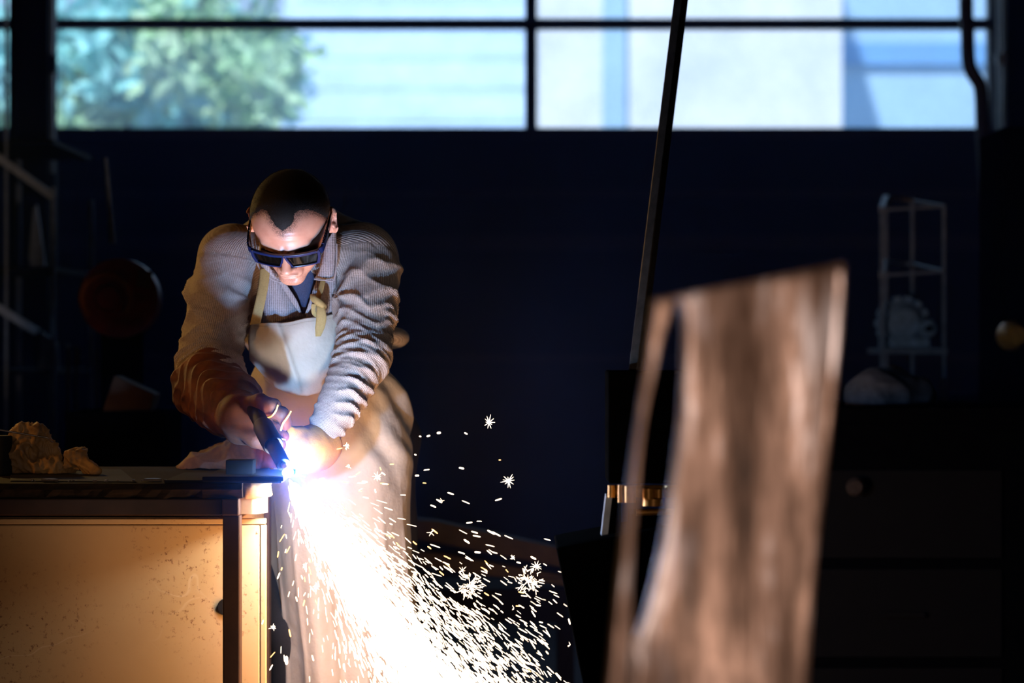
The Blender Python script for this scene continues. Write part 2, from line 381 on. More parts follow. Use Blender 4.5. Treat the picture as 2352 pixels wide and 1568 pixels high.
# ================================================================== STRUCTURE
def struct(name, mb, mat, **kw):
    o = mb.build(name, mat, **kw); o['kind'] = 'structure'; return o
YB = 12.0
wz = lambda py: CZ - (py - 784) / FPX * YB
wx = lambda px: (px - 1176) / FPX * YB
XL, XR = -3.3, 3.1; ZS = wz(294); ZT = wz(50); ZTOP = 3.75; ZC = 4.6
WX0, WX1 = wx(-120), wx(2287)
struct('floor', MB().box2((XL - .2, -1.7, -.15), (XR + .2, YB + .3, 0)), M['floor'])
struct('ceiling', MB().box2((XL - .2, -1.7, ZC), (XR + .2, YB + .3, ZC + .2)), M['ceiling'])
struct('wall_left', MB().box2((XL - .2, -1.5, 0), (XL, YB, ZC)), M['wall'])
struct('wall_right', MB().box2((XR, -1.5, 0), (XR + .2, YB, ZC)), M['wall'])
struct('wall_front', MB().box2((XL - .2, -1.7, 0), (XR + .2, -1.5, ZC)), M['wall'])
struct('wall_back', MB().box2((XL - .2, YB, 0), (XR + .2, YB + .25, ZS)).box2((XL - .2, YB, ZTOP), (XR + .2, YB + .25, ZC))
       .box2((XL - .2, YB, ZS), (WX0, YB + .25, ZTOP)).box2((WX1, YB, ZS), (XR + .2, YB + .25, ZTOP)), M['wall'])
win = empty('window_1', (0, YB, ZS)); win['kind'] = 'structure'
bw = .026
MB().box2((WX0, YB + .06, ZT - bw), (WX1, YB + .13, ZT + bw)).build('transom_bar', M['frame_dark'], win, bevel=.004)
MB().box2((WX0, YB - .03, ZS - .05), (WX1, YB + .16, ZS)).build('sill', M['rail_brown'], win, bevel=.004)
MB().box2((WX0, YB + .05, ZTOP - .05), (WX1, YB + .16, ZTOP)).build('head_frame', M['frame_dark'], win)
xm = wx(1220)
MB().box2((xm - .03, YB + .055, ZS), (xm + .03, YB + .135, ZTOP)).build('mullion', M['frame_dark'], win, bevel=.004)
MB().box2((WX1 - .02, YB + .05, ZS), (WX1 + .03, YB + .16, ZTOP)).build('jamb', M['frame_dark'], win)
for (x0, x1) in ((WX0, xm - .03), (xm + .03, WX1)):
    for (z0, z1) in ((ZS, ZT - bw), (ZT + bw, ZTOP - .05)):
        MB().box2((x0, YB + .09, z0), (x1, YB + .096, z1)).build('pane', M['glass'], win)
# rails along the wall below the window
struct('trim_1', MB().box2((XL, YB - .03, wz(452)), (XR, YB, wz(436))), M['rail_brown'])
struct('trim_2', MB().box2((XL, YB - .05, wz(572)), (XR, YB, wz(540))), M['rail_brown'])
struct('trim_3', MB().box2((XL, YB - .03, wz(830)), (XR, YB, wz(815))), M['rail_brown'])
struct('baseboard_back', MB().box2((XL, YB - .02, 0), (XR, YB, .14)), M['rail_brown'])
# outdoor ground
struct('yard_ground', MB().box2((-30, YB + .3, -.3), (30, 60, -.02)), M['ground_out'])

# ================================================================== OUTDOORS
def bld(name, px0, px1, Y, ztop, mat, label, depth=4):
    x0, x1 = (px0 - 1176) / FPX * Y, (px1 - 1176) / FPX * Y
    e = empty(name, ((x0 + x1) / 2, Y + depth / 2, 0), label=label, cat='building')
    MB().box2((x0, Y, -.02), (x1, Y + depth, ztop)).build('wall', mat, e)
    return e, x0, x1
b, x0, x1 = bld('white_building', 1236, 1934, 22, 7, M['white_wall'], 'plain white building outside behind the right half of the window')
xa, xb = (1384 - 1176) / FPX * 21.9, (1436 - 1176) / FPX * 21.9
MB().box2((xa, 21.86, 0), (xb, 22.02, 7)).build('shade_strip', M['pale_wall'], b)  # bluish strip paints the shade of a recess in the white wall
MB().box2((x0 - .1, 21.7, 7), (x1 + .1, 26, 7.2)).build('roof', M['pale_wall'], b)
b, x0, x1 = bld('blue_building', 1910, 2700, 27, 8, M['pale_wall'], 'pale blue building outside at the right end of the window')
z0 = CZ - (150 - 784) / FPX * 27; z1 = CZ - (100 - 784) / FPX * 27
MB().box2((x0 + .1, 26.9, z0), (x1, 27.02, z1)).build('window_strip', M['band_blue'], b)
MB().box2((x0 - .1, 26.7, 8), (x1 + .1, 31, 8.2)).build('roof', M['white_wall'], b)
b, x0, x1 = bld('pale_shed', 600, 1226, 34, 3.2, M['roof_pale'], 'pale shed outside behind the left half of the window', 8)
rf = MB(); 
rf.prism([(x0 - .2, 33.8, 3.2), (x1 + .2, 33.8, 3.2), (x1 + .2, 42, 8.0), (x0 - .2, 42, 8.0)], (0, 0, .12)).build('roof', M['roof_pale'], b)
for i in range(9):
    q = i / 8; MB().bar((x0, 33.8 + 8 * q, 3.36 + 4.68 * q), (x1, 33.8 + 8 * q, 3.36 + 4.68 * q), .1, .08).build('roof_rib', M['roof_pale'], b)
def tree(px, py, Y, rad, n, label, mats, seed):
    r = np.random.default_rng(seed); c = P(px, py, Y)
    e = empty('leafy_tree', (c.x, Y, 0), label=label, cat='tree', group='trees outside the window')
    MB().tube([(c.x - .1, Y, 0), (c.x + .05, Y, c.z * .5), (c.x, Y, c.z)], [.13, .1, .04], 10).build('trunk', M['bark'], e, True)
    for k in range(4):
        a = k * 1.7; MB().tube([(c.x, Y, c.z * .7), (c.x + math.cos(a) * rad * .7, Y + math.sin(a) * rad * .6, c.z + rad * .3)], [.05, .015], 8).build('branch', M['bark'], e, True)
    for mi, mat in enumerate(mats):
        V = []; F = []
        blobs = [(r.normal(size=3) * rad * .45) for _ in range(7)]
        for i in range(n):
            q = blobs[r.integers(7)] + r.normal(size=3) * rad * .2
            p = np.array(c) + q; u = r.normal(size=3); u /= np.linalg.norm(u); v = np.cross(u, r.normal(size=3)); v /= np.linalg.norm(v); s = .07 + .06 * r.random()
            b0 = len(V); V += [p - u * s, p + v * s * .5, p + u * s, p - v * s * .5, p + np.cross(u, v) * s * .15]
            F += [(b0, b0 + 1, b0 + 4), (b0 + 1, b0 + 2, b0 + 4), (b0 + 2, b0 + 3, b0 + 4), (b0 + 3, b0, b0 + 4)]
        o = mesh('foliage', np.array(V), F, mat, e); o['kind'] = 'stuff'
tree(215, 170, 17, .75, 1500, 'leafy green tree outside the far left of the window', [M['leaf'], M['leaf2']], 3)
tree(420, 60, 20.5, .95, 1500, 'taller teal-green tree outside, right of the leafy green one', [M['leaf2'], M['leaf']], 5)
tree(520, 290, 18.6, .50, 900, 'low bushy tree outside just above the sill at the left', [M['leaf'], M['leaf2']], 9)

# ================================================================== WORKBENCH
YF = 4.90
def X(px, Y): return (px - 1176) / FPX * Y
def Z(py, Y): return CZ - (py - 784) / FPX * Y
ZT_ = Z(1110, YF)                       # bench top height
bench = empty('workbench', (X(250, 5.3), 5.3, 0), label='brown steel framed workbench with cream cabinet front on the left', cat='workbench')
xr = X(611, YF)
r2 = np.random.default_rng(4)
# slab with a ragged front edge
nseg = 60; V = []; F = []
for i in range(nseg + 1):
    x = -1.75 + (X(556, YF) + 1.75) * i / nseg
    j = [r2.normal() * .0016 for _ in range(4)]
    V += [(x, YF + .006 + j[0], ZT_ - .030 + j[1] * .8), (x, YF - .006 + j[2], ZT_ - .012), (x, YF + j[3], ZT_), (x, 5.56, ZT_), (x, 5.56, ZT_ - .03)]
for i in range(nseg):
    for k in range(5):
        a = i * 5 + k; b2 = i * 5 + (k + 1) % 5; F.append((a, b2, b2 + 5, a + 5))
F += [(4, 3, 2, 1, 0), tuple(nseg * 5 + k for k in range(5))]
mesh('worktop', V, F, M['bench_wood'], bench)
# end block of the worktop, much paler than the slab
V = []; F = []; ns = 8; ring = 10
for i in range(ns + 1):
    x = X(558, YF) + (X(617, YF) - X(558, YF)) * i / ns; q = i / ns; rr = 1 - .25 * q ** 3
    prof = [(.052, -.031), (.030, -.033), (.020, -.022), (.017, -.010), (.022, -.002), (.05, .0005), (.3, 0), (.64, 0), (.64, -.03), (.3, -.031)]; tp = i / ns
    for (dy, dz) in prof:
        V.append((x + r2.normal() * .0008 + (X(617, YF + dy) - X(617, YF)) * tp * (dy > .1), YF + dy + (.02 * q ** 3 if dy < .1 else 0) + r2.normal() * .0008, ZT_ - .016 + (dz + .016) * rr + r2.normal() * .0008))
for i in range(ns):
    for k in range(ring):
        a = i * ring + k; b2 = i * ring + (k + 1) % ring; F.append((a, b2, b2 + ring, a + ring))
F += [tuple(reversed(range(ring))), tuple(range(ns * ring, (ns + 1) * ring))]
o = mesh('worktop_end', V, F, M['bench_wood_end'], bench, True); o['label'] = 'pale end block of the worktop'
zb0, zb1 = Z(1184, YF), ZT_ - .031
MB().box2((-1.75, YF + .004, zb0), (X(508, YF), YF + .05, zb1)).build('front_rail', M['bench_steel'], bench, bevel=.003)
MB().box2((-1.75, YF + .05, zb0), (X(508, YF), YF + .16, zb0 + .006)).build('rail_lip', M['bench_steel'], bench)
MB().box2((X(509, YF), YF, zb0), (X(549, YF), YF + .045, zb1)).build('corner_joint', M['bench_steel'], bench, bevel=.003)
MB().box2((X(511, YF), YF + .002, 0), (X(551, YF), YF + .040, zb0)).build('leg', M['bench_steel'], bench, bevel=.003)
MB().box2((X(511, YF), 5.50, 0), (X(551, YF), 5.54, zb1)).build('leg', M['bench_steel'], bench, bevel=.003)
MB().box2((-1.70, YF + .002, 0), (-1.66, YF + .040, zb0)).build('leg', M['bench_steel'], bench, bevel=.003)
MB().box2((-1.70, 5.50, 0), (-1.66, 5.54, zb1)).build('leg', M['bench_steel'], bench, bevel=.003)
mb = MB(); n = 14                       # rounded end rail of the frame
xa, xb = X(553, YF + .04), X(609, YF + .04)
poly = [(xa, YF + .045)] + [(xa + (xb - xa) * q, YF + .045 + .05 * max(0, (q - .45) / .55) ** 2) for q in np.linspace(0, 1, n)] + [(X(607, 5.3), 5.3), (X(560, 5.3), 5.3)]
mb.prism([(x, y, zb0) for x, y in poly], (0, 0, zb1 - zb0)).build('end_rail', M['bench_steel_pale'], bench, smooth=True)
# cabinet under the frame
YP = 5.02
zc1 = Z(1190, YP); cabx = X(611, YP) 
MB().box2((-1.64, YP + .024, .03), (X(606, 5.5), 5.5, zc1)).build('cabinet_body', M['cabinet'], bench, bevel=.002)
MB().box2((-1.64, YP, Z(1204, YP)), (cabx - .001, YP + .024, zc1 - .001)).build('cabinet_top_rail', M['cabinet'], bench, bevel=.002)
xd = X(596, YP)
MB().box2((-1.62, YP, .08), (xd, YP + .02, Z(1205.5, YP))).build('cabinet_door', M['cabinet'], bench, bevel=.0025)
MB().box2((xd + .0018, YP, .08), (cabx, YP + .02, Z(1205.5, YP))).build('cabinet_stile', M['cabinet'], bench, bevel=.002)
c0 = P(519, 1394, YP - .004); mb = MB(); mb.tube([(c0.x, YP, c0.z), (c0.x, YP - .004, c0.z)], [.018, .017], 28).build('finger_pull', M['dark_steel'], bench, True)
c0 = P(592, 1222, YP); MB().tube([(c0.x, YP, c0.z), (c0.x, YP - .002, c0.z)], [.003, .0025], 12).build('rivet', M['bench_steel_pale'], bench, True)

# plates and bits on the bench
zt = ZT_ + .0005
def onbench(px, Y): return (X(px, Y), Y, zt)
pl = empty('steel_plate', onbench(560, 5.04), label='flat dark steel plate being cut, overhanging the right end of the bench', cat='steel plate')
MB().box2((X(380, 4.92), 4.905, zt), (X(646, 4.9), 5.20, zt + .006)).build('lower_plate', M['dark_steel'], pl, bevel=.0006)
MB().box2((X(470, 4.9), 4.862, zt + .006), (X(653, 4.88), 5.14, zt + .0155)).build('upper_plate', M['dark_steel'], pl, bevel=.0008)
tag(MB().box2((X(521, 4.96), 4.94, zt + .0158), (X(583, 4.96), 5.0, zt + .0158 + .029)).build('steel_block', M['dark_steel'], loc=onbench(552, 4.96), bevel=.0012),
    'small dark square steel block standing on the plate beside the torch', 'steel block')
def sheet(name, pts, th, label, mat='steel_bar'):
    o = MB().prism([(a, b, zt) for a, b in pts], (0, 0, th)).build(name, M[mat], loc=(pts[0][0], pts[0][1], zt), bevel=.0006); return tag(o, label, 'steel sheet')
sheet('steel_sheet', [(X(24, 5.42), 5.42), (X(24, 4.96), 4.96), (X(313, 4.93), 4.93), (X(278, 5.40), 5.40)], .002, 'thin dark steel sheet lying flat on the bench under the crumpled gloves', 'dark_steel')
for (a, b2, y0, lab) in ((330, 372, 4.95, 'short steel offcut on the bench just left of the cut plate'), (95, 135, 4.935, 'small steel offcut at the front edge of the bench, left of the sheet tip'),):
    tag(MB().prism([(X(a, y0), y0, zt + .0022), (X(b2, y0), y0 - .004, zt + .0022), (X(b2 - 6, y0 + .05), y0 + .03, zt + .0022), (X(a + 4, y0), y0 + .03, zt + .0022)], (0, 0, .004)).build('steel_offcut', M['steel_bar'], loc=(X(a, y0), y0, zt)), lab, 'steel offcut')
# bits of slag along the front edge
for i in range(24):
    x = X(r2.uniform(40, 600), 4.93); y = r2.uniform(4.915, 4.95); s = r2.uniform(.0012, .0032)
    me_v = [(x + s * a * r2.uniform(.6, 1.4), y + s * b2 * r2.uniform(.6, 1.3), zt + .0024 + s * (c + 1) * .7) for a in (-1, 1) for b2 in (-1, 1) for c in (-1, 1)]
    o = mesh('slag_chip', me_v, [(0, 1, 3, 2), (4, 6, 7, 5), (0, 4, 5, 1), (2, 3, 7, 6), (0, 2, 6, 4), (1, 5, 7, 3)], M['steel_bar'], loc=(x, y, zt + .0024))
    tag(o, 'tiny chip of cutting slag along the front edge of the workbench', 'slag chip', 'slag chips on the bench edge')
# dark can at the far left
tag(MB().tube([(X(2, 5.2), 5.2, zt), (X(2, 5.2), 5.2, zt + .082), (X(2, 5.2), 5.2, zt + .085)], [.0245, .0245, .022], 32).build('tin_can', M['black_paint'], loc=(X(2, 5.2), 5.2, zt), smooth=True),
    'black cylindrical tin standing on the bench at the left edge', 'tin')
# crumpled gloves on the bench
def crumple(name, prims, lo, hi, mat, label, cat, amp=.009, seed=1, h=.0028, loc=None, parent=None, f=120, k=.012):
    def fn(p):
        d = None
        for q in prims:
            e = cone(p, *q[1:]) if q[0] == 'c' else ell(p, *q[1:])
            d = e if d is None else smin(d, e, k)
        return d
    V, F = nets(fn, lo, hi, h); N = vnormals(V, F)
    w = V + .016 * np.stack([nz3(V, 30, seed + 1), nz3(V, 30, seed + 2), nz3(V, 30, seed + 3)], 1)
    fo = (1 - np.minimum(1, np.abs(nz3(w, f, seed, 5)))) ** 1.4 + .5 * (1 - np.minimum(1, np.abs(nz3(w, f * 2.1, seed + 9, 5)))) ** 1.4; V = V + N * (amp * (fo - .4))[:, None]
    if loc is not None: V[:, 2] = np.maximum(V[:, 2], loc[2] + .0005)
    o = mesh(name, V, F, mat, parent, True, loc)
    if label: tag(o, label, cat)
    return o
Yg = 5.22; g0 = (X(100, Yg), Yg, zt + .0025)
def L3(px, py, Y): return tuple(P(px, py, Y))
crumple('leather_glove', [('c', L3(45, 1040, Yg), L3(52, 1000, Yg), .03, .022), ('c', L3(40, 992, Yg), L3(85, 998, Yg), .014, .018), ('c', L3(85, 1000, Yg), L3(115, 1055, Yg + .02), .020, .028), ('c', L3(40, 1070, Yg), L3(120, 1072, Yg), .02, .022)],
        (X(-10, Yg), Yg - .09, zt), (X(180, Yg), Yg + .12, Z(950, Yg)), M['suede_tan'], 'crumpled upright pale leather glove heap on the bench at the far left', 'glove', seed=5, loc=g0)
g1 = (X(185, Yg), Yg, zt + .0025)
crumple('leather_glove', [('c', L3(150, 1072, Yg), L3(178, 1052, Yg), .016, .022), ('c', L3(178, 1054, Yg), L3(208, 1078, Yg - .03), .018, .012), ('c', L3(205, 1080, Yg - .03), L3(222, 1086, Yg - .05), .010, .006)],
        (X(110, Yg), Yg - .10, zt), (X(250, Yg), Yg + .06, Z(1010, Yg)), M['suede_tan'], 'smaller rounded leather glove beside the upright glove heap on the bench', 'glove', seed=8, loc=g1)
tag(MB().tube([L3(-40, 981, Yg - .06), L3(110, 1005, Yg - .02)], [.0022, .0018], 10).build('welding_rod', M['steel_bar'], loc=L3(110, 1005, Yg - .02), smooth=True),
    'thin welding rod sticking out over the upright glove heap', 'welding rod')

# ================================================================== FOREGROUND STEEL
# tall sheet with a long slot, standing on the floor
YS = 2.45
rows = [600, 700, 760, 850, 950, 1050, 1150, 1250, 1350, 1420, 1470, 1568]
outL = {600: 1513, 700: 1504, 760: 1496, 850: 1484, 950: 1470, 1050: 1458, 1150: 1446, 1250: 1434, 1350: 1422, 1420: 1414, 1470: 1408, 1568: 1398}
slL = [(700, 1552), (730, 1538), (760, 1526), (850, 1505), (950, 1484), (1050, 1470), (1150, 1461), (1250, 1451), (1350, 1444), (1420, 1445), (1455, 1452), (1470, 1460)]
slR = [(700, 1562), (730, 1570), (760, 1573), (850, 1571), (950, 1566), (1050, 1556), (1150, 1542), (1250, 1525), (1350, 1503), (1420, 1484), (1455, 1470), (1470, 1462)]
oR = [(600, 1962), (850, 1934), (1100, 1910), (1250, 1895), (1400, 1880), (1568, 1866)]
def ip(tab, y): a = np.array(tab, float); return float(np.interp(y, a[:, 0], a[:, 1]))
oLt = sorted(outL.items())
YROWS = list(np.linspace(0, 1, 90)); yb = 784 + CZ * FPX / YS
V = []; F = []; cols = {}
ys = list(np.arange(690, 1472, 9)) ; slt = lambda y: 690 < y < 1471
def ydepth(x, z): 
    return YS + .05 * math.sin((x - .1) * 9) + .02 * math.sin(x * 31 + z * 4) * .5 + .006 * math.sin(z * 17 + x * 12)
def top_y(px): return 688 - (px - 1505) * (88 / 455.)
NL, NR, NC = 4, 4, 26
def vert(px, py):
    x = X(px, YS); z = Z(py, YS); V.append((x, ydepth(x, z), z)); return len(V) - 1
# parameter rows: a row q follows the slanted top edge at the top and levels out below
def row(y):
    ids = []
    L = ip(oLt, y) if y <= 1568 else 1398 - (y - 1568) * .09
    R = ip(oR, y) if y <= 1568 else 1866 - (y - 1568) * .08
    hasslot = 700 <= y <= 1470
    a = ip(slL, min(max(y, 700), 1470)); b2 = ip(slR, min(max(y, 700), 1470))
    if y < 700: a = 1557 - 0.0; b2 = 1557.01
    if y > 1470: a = 1461 - (y - 1470) * .09; b2 = a + .01
    pxs = list(np.linspace(L, a, NL + 1)) + list(np.linspace(b2, R, NC + 1))
    for px in pxs:
        yy = y
        if y < 760: yy = y + (top_y(px) - 690) * (760 - y) / 70.0
        ids.append(vert(px, yy))
    return ids, hasslot
ys = [690, 700, 707, 715, 730, 745, 760] + list(range(785, 1400, 25)) + [1400, 1420, 1440, 1455, 1464, 1470, 1490, 1520, 1568, 1700, 1900, 2200, 2500, 2900, 3300, yb - 4]
prev = None
for y in ys:
    ids, hs = row(y)
    if prev:
        pi, ph = prev
        for k in range(len(ids) - 1):
            if k == NL and (hs and ph): continue
            F.append((pi[k], pi[k + 1], ids[k + 1], ids[k]))
    prev = (ids, hs)
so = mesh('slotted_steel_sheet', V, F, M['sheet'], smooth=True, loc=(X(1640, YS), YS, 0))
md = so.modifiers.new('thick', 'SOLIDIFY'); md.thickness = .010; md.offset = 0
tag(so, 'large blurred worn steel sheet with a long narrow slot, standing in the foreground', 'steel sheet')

# dark machine with clamp, seen beside the sheet
YM = 4.62
m1 = empty('clamping_machine', (X(1480, YM), YM + .1, 0), label='black machine stand with brass lit clamp behind the slotted sheet', cat='machine')
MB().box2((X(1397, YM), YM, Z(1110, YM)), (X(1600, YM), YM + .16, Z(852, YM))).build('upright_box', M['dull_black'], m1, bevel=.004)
MB().tube([L3(1400, 1128, YM + .03), L3(1560, 1128, YM + .03)], [.012, .012], 18).build('clamp_bar', M['brass'], m1, True)
for (a, b2, c, d, dy) in ((1396, 1412, 1114, 1142, -.01), (1418, 1432, 1112, 1152, -.03), (1434, 1462, 1116, 1154, -.005), (1474, 1500, 1120, 1144, -.03), (1498, 1524, 1122, 1142, -.02), (1474, 1522, 1144, 1160, -.02), (1526, 1560, 1114, 1124, -.01)):
    rj = (X(b2, YM) - X(a, YM)) / 2; xc_ = X((a + b2) / 2, YM); MB().tube([(xc_, YM + dy + .01, Z(d, YM)), (xc_, YM + dy + .01, Z(c, YM))], [rj, rj], 24).build('clamp_jaw', M['brass'], m1, True)
MB().tube([L3(1462, 1177, YM), L3(1560, 1174, YM)], [.006, .006], 14).build('clamp_screw', M['brass'], m1, True)
MB().bar(L3(1398, 1135, YM + .05), L3(1386, 1240, YM + .05), .012, .05).build('side_strut', M['grey_steel'], m1)
MB().box2((X(1400, YM), YM + .03, Z(1245, YM)), (X(1428, YM), YM + .13, Z(1132, YM))).build('post', M['dull_black'], m1, bevel=.003)
MB().box2((X(1450, YM), YM + .02, Z(1245, YM)), (X(1640, YM), YM + .15, Z(1180, YM))).build('post', M['dull_black'], m1, bevel=.003)
pts = [(1278, 1258), (1400, 1234), (1640, 1190), (1640, 2340), (1520, 2340), (1340, 1575)]
MB().prism([L3(a, b2, YM - .05) for a, b2 in pts], (0, .3, 0)).build('base_hopper', M['dull_black'], m1, bevel=.004)
MB().box2((X(1330, YM), YM - .06, 0), (X(1700, YM), YM + .26, Z(2330, YM))).build('foot_plate', M['dull_black'], m1, bevel=.004)
# leaning square bar
bt = P(1562, 18, 4.74); bb = P(1460, 852, 4.70); d = (bt - bb); top = bb + d * 1.9
tag(MB().bar(bb + Vector((0, 0, .0)), top, .021, .021, up=(.75, 1, 0)).build('square_steel_bar', M['steel_bar'], loc=bb, bevel=.002),
    'long dark square steel bar leaning up from the black machine past the window', 'steel bar')

# ================================================================== RIGHT SIDE
YK = 6.6
cab = empty('dark_tool_cabinet', (X(2090, YK), YK + .3, 0), label='black tool bench filling the dark lower right corner', cat='bench')
zk = Z(936, YK)
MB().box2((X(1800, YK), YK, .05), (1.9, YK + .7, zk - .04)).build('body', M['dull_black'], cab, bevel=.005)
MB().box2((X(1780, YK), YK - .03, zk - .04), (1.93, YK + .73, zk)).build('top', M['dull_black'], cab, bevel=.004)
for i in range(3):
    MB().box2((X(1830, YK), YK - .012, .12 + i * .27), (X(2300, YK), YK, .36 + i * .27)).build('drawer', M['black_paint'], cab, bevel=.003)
    if i < 2: MB().box2((X(2020, YK), YK - .03, .23 + i * .27), (X(2120, YK), YK - .012, .245 + i * .27)).build('drawer_handle', M['black_paint'], cab)
c0 = P(1962, 1117, YK - .03); MB().tube([(c0.x, YK, c0.z), (c0.x, YK - .05, c0.z), (c0.x, YK - .06, c0.z)], [.018, .026, .018], 20).build('chrome_knob', M['steel_bar'], cab, True)
crumple('cloth_sack', [('c', L3(2010, 915, YK + .2), L3(2100, 915, YK + .25), .075, .06), ('c', L3(1985, 905, YK + .2), L3(2050, 880, YK + .3), .05, .05)],
        (X(1880, YK), YK - .02, zk), (X(2200, YK), YK + .6, Z(800, YK)), M['sack'], 'pale crumpled sack heap on the black tool bench at the right', 'sack', amp=.01, seed=21, h=.008, loc=(X(2045, YK), YK + .25, zk), f=25, k=.03)
# tall wire rack behind the bench
YR = 8.6
rk = empty('tall_wire_rack', (X(2095, YR), YR + .2, 0), label='tall thin blue-grey wire rack against the dark right background', cat='rack')
def rb(a, b2, w=.012, name='rack_bar'): MB().bar(a, b2, w).build(name, M['grey_steel'], rk)
for px, dy, t0 in ((2025, 0, 482), (2060, .25, 442), (2122, .25, 445), (2168, 0, 470)):
    a = P(px, t0, YR); rb((a.x, YR + dy, 0), (a.x, YR + dy, a.z), name='rack_post')
for z0 in (482, 632):
    A = P(2025, z0, YR); B = P(2060, z0 - 38, YR); rb(A, (B.x, YR + .25, B.z), .02)
    C = P(2122, z0 - 30, YR); D = P(2168, z0 - 8, YR)
    rb((B.x, YR + .25, B.z), (C.x, YR + .25, C.z)); rb((C.x, YR + .25, C.z), (D.x, YR, D.z)); rb(A, (D.x, YR, D.z), .010)
a = P(2025, 800, YR); b2 = P(2168, 800, YR); MB().box2((a.x - .01, YR - .02, a.z - .02), (b2.x + .01, YR + .27, a.z)).build('rack_shelf', M['grey_steel'], rk)
# motor with gear ring on the rack shelf
mt = empty('electric_motor', (X(2095, YR), YR + .12, a.z), label='pale blue-lit round motor sitting on the wire rack', cat='motor')
mc = P(2085, 742, YR + .1)
mb = MB(); nT = 14
for k in range(nT):
    aa = 2 * PI * k / nT; c = Vector((mc.x - .02 + math.cos(aa) * .082, YR + .10, mc.z + math.sin(aa) * .082))
    mb.box(c, (.03, .05, .024), Matrix.Rotation(-aa, 3, 'Y'))
mb.build('gear_teeth', M['pale_cloth'], mt)
MB().tube([(mc.x - .02, YR + .04, mc.z), (mc.x - .02, YR + .08, mc.z), (mc.x - .02, YR + .22, mc.z)], [.05, .082, .075], 28).build('motor_body', M['pale_cloth'], mt, True)
MB().tube([(mc.x + .06, YR + .02, mc.z - .02), (mc.x + .06, YR + .05, mc.z - .02), (mc.x + .06, YR + .15, mc.z - .015)], [.028, .036, .03], 24).build('shaft_housing', M['pale_cloth'], mt, True)
MB().tube([(mc.x + .06, YR - .005, mc.z - .02), (mc.x + .06, YR + .02, mc.z - .02)], [.012, .012], 16).build('shaft', M['black_paint'], mt, True)
MB().box2((mc.x - .09, YR + .05, a.z), (mc.x + .07, YR + .2, mc.z - .055)).build('motor_foot', M['pale_cloth'], mt)
# bent conduit pipe
YQ = 10.6
pp = [(2219, -420), (2219, 0), (2222, 70), (2224, 135), (2232, 165), (2250, 195), (2255, 235), (2257, 300), (2268, 480), (2283, 700), (2290, 900)]
tag(MB().tube([tuple(v) for v in catmull([L3(a, b2, YQ) for a, b2 in pp], 70)], .031, 18).build('bent_pipe', simple('pipe_paint', '473a3e', .5, .2, 20, .2), loc=L3(2290, 900, YQ), smooth=True),
    'dark bent pipe running down in front of the right end of the window', 'pipe')
ta = P(2290, 900, YQ)
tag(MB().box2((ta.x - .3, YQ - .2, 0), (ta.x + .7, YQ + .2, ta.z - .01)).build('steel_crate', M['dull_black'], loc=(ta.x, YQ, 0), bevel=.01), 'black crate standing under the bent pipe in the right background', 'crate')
# right column with strip
YC2 = 10.9
colr = empty('steel_column', (X(2350, YC2), YC2, 0), label='dark steel building column at the right edge of the photo', cat='column')
xq = X(2300, YC2)
MB().box2((xq, YC2 - .12, 0), (xq + .02, YC2 + .12, ZC)).box2((xq + .02, YC2 - .01, 0), (xq + .24, YC2 + .01, ZC)).box2((xq + .24, YC2 - .12, 0), (xq + .26, YC2 + .12, ZC)).build('i_beam', M['black_paint'], colr)
MB().box2((X(2281, YC2), YC2 - .10, Z(1000, YC2)), (X(2286, YC2), YC2 - .08, ZC)).build('conduit', M['grey_steel'], colr)
MB().box2((X(2291, YC2), YC2 - .10, Z(1000, YC2)), (X(2297, YC2), YC2 - .08, ZC)).build('conduit', M['grey_steel'], colr)
for py in (140, 325):
    MB().box2((X(2279, YC2), YC2 - .115, Z(py + 14, YC2)), (X(2299, YC2), YC2 - .075, Z(py - 12, YC2))).build('conduit_clip', M['grey_steel'], colr, bevel=.003)
tag(MB().box2((X(2302, 8), 8, 0), (X(2302, 8) + .6, 8.4, Z(292, 8))).build('tall_locker', M['dull_black'], loc=(X(2340, 8), 8.2, 0), bevel=.008), 'tall black locker at the right edge in front of the column', 'locker')
c0 = P(2335, 770, 7.9)
br = MB().tube([(c0.x, 7.99, c0.z), (c0.x, 7.93, c0.z), (c0.x, 7.90, c0.z)], [.05, .046, .03], 24).build('brass_disc_lamp', M['brass'], loc=(c0.x, 7.99, c0.z), smooth=True)
tag(br, 'round dull brass fitting on the locker at the right edge', 'fitting')

# ================================================================== LEFT SIDE
YL_ = 10.2
cl = empty('steel_column', (X(80, YL_), YL_, 0), label='thick dark steel building column at the left edge of the window', cat='column')
x0, x1 = X(32, YL_), X(121, YL_)
MB().box2((x0, YL_ - .1, 0), (x0 + .012, YL_ + .1, ZC)).box2((x0, YL_ - .005, 0), (x1, YL_ + .005, ZC)).box2((x1 - .012, YL_ - .1, 0), (x1, YL_ + .1, ZC)).build('i_beam', M['black_paint'], cl)
MB().box2((x1 + .001, YL_ - .04, 0), (x1 + .012, YL_ - .02, ZC)).build('edge_light_strip', M['grey_steel'], cl)  # pale strip put in for the light along the column edge
for py in (150, 420):
    MB().box2((x1 - .005, YL_ - .06, Z(py + 20, YL_)), (x1 + .02, YL_ - .0, Z(py - 20, YL_))).build('conduit_clip', M['black_paint'], cl)
YV = 8.8
sh = empty('storage_rack', (X(40, YV), YV + .4, 0), label='tall angle-iron storage rack with sloping braces at the left edge', cat='rack')
M['brace'] = simple('brace_steel_lit', 'c4cad0', .6, 0, 30, .2)  # lighter copy of grey steel, light on the braces is in its colour
def sb(a, b2, w=.03, nm='brace'): MB().bar(a, b2, w, w * .6).build(nm, M['brace' if nm == 'brace' else 'grey_steel'], sh, bevel=.002)
sb(P(14, -60, YV), (X(14, YV), YV, 0), .011, 'rack_post'); sb(P(122, 430, YV), (X(122, YV), YV, 0), .018, 'rack_post')
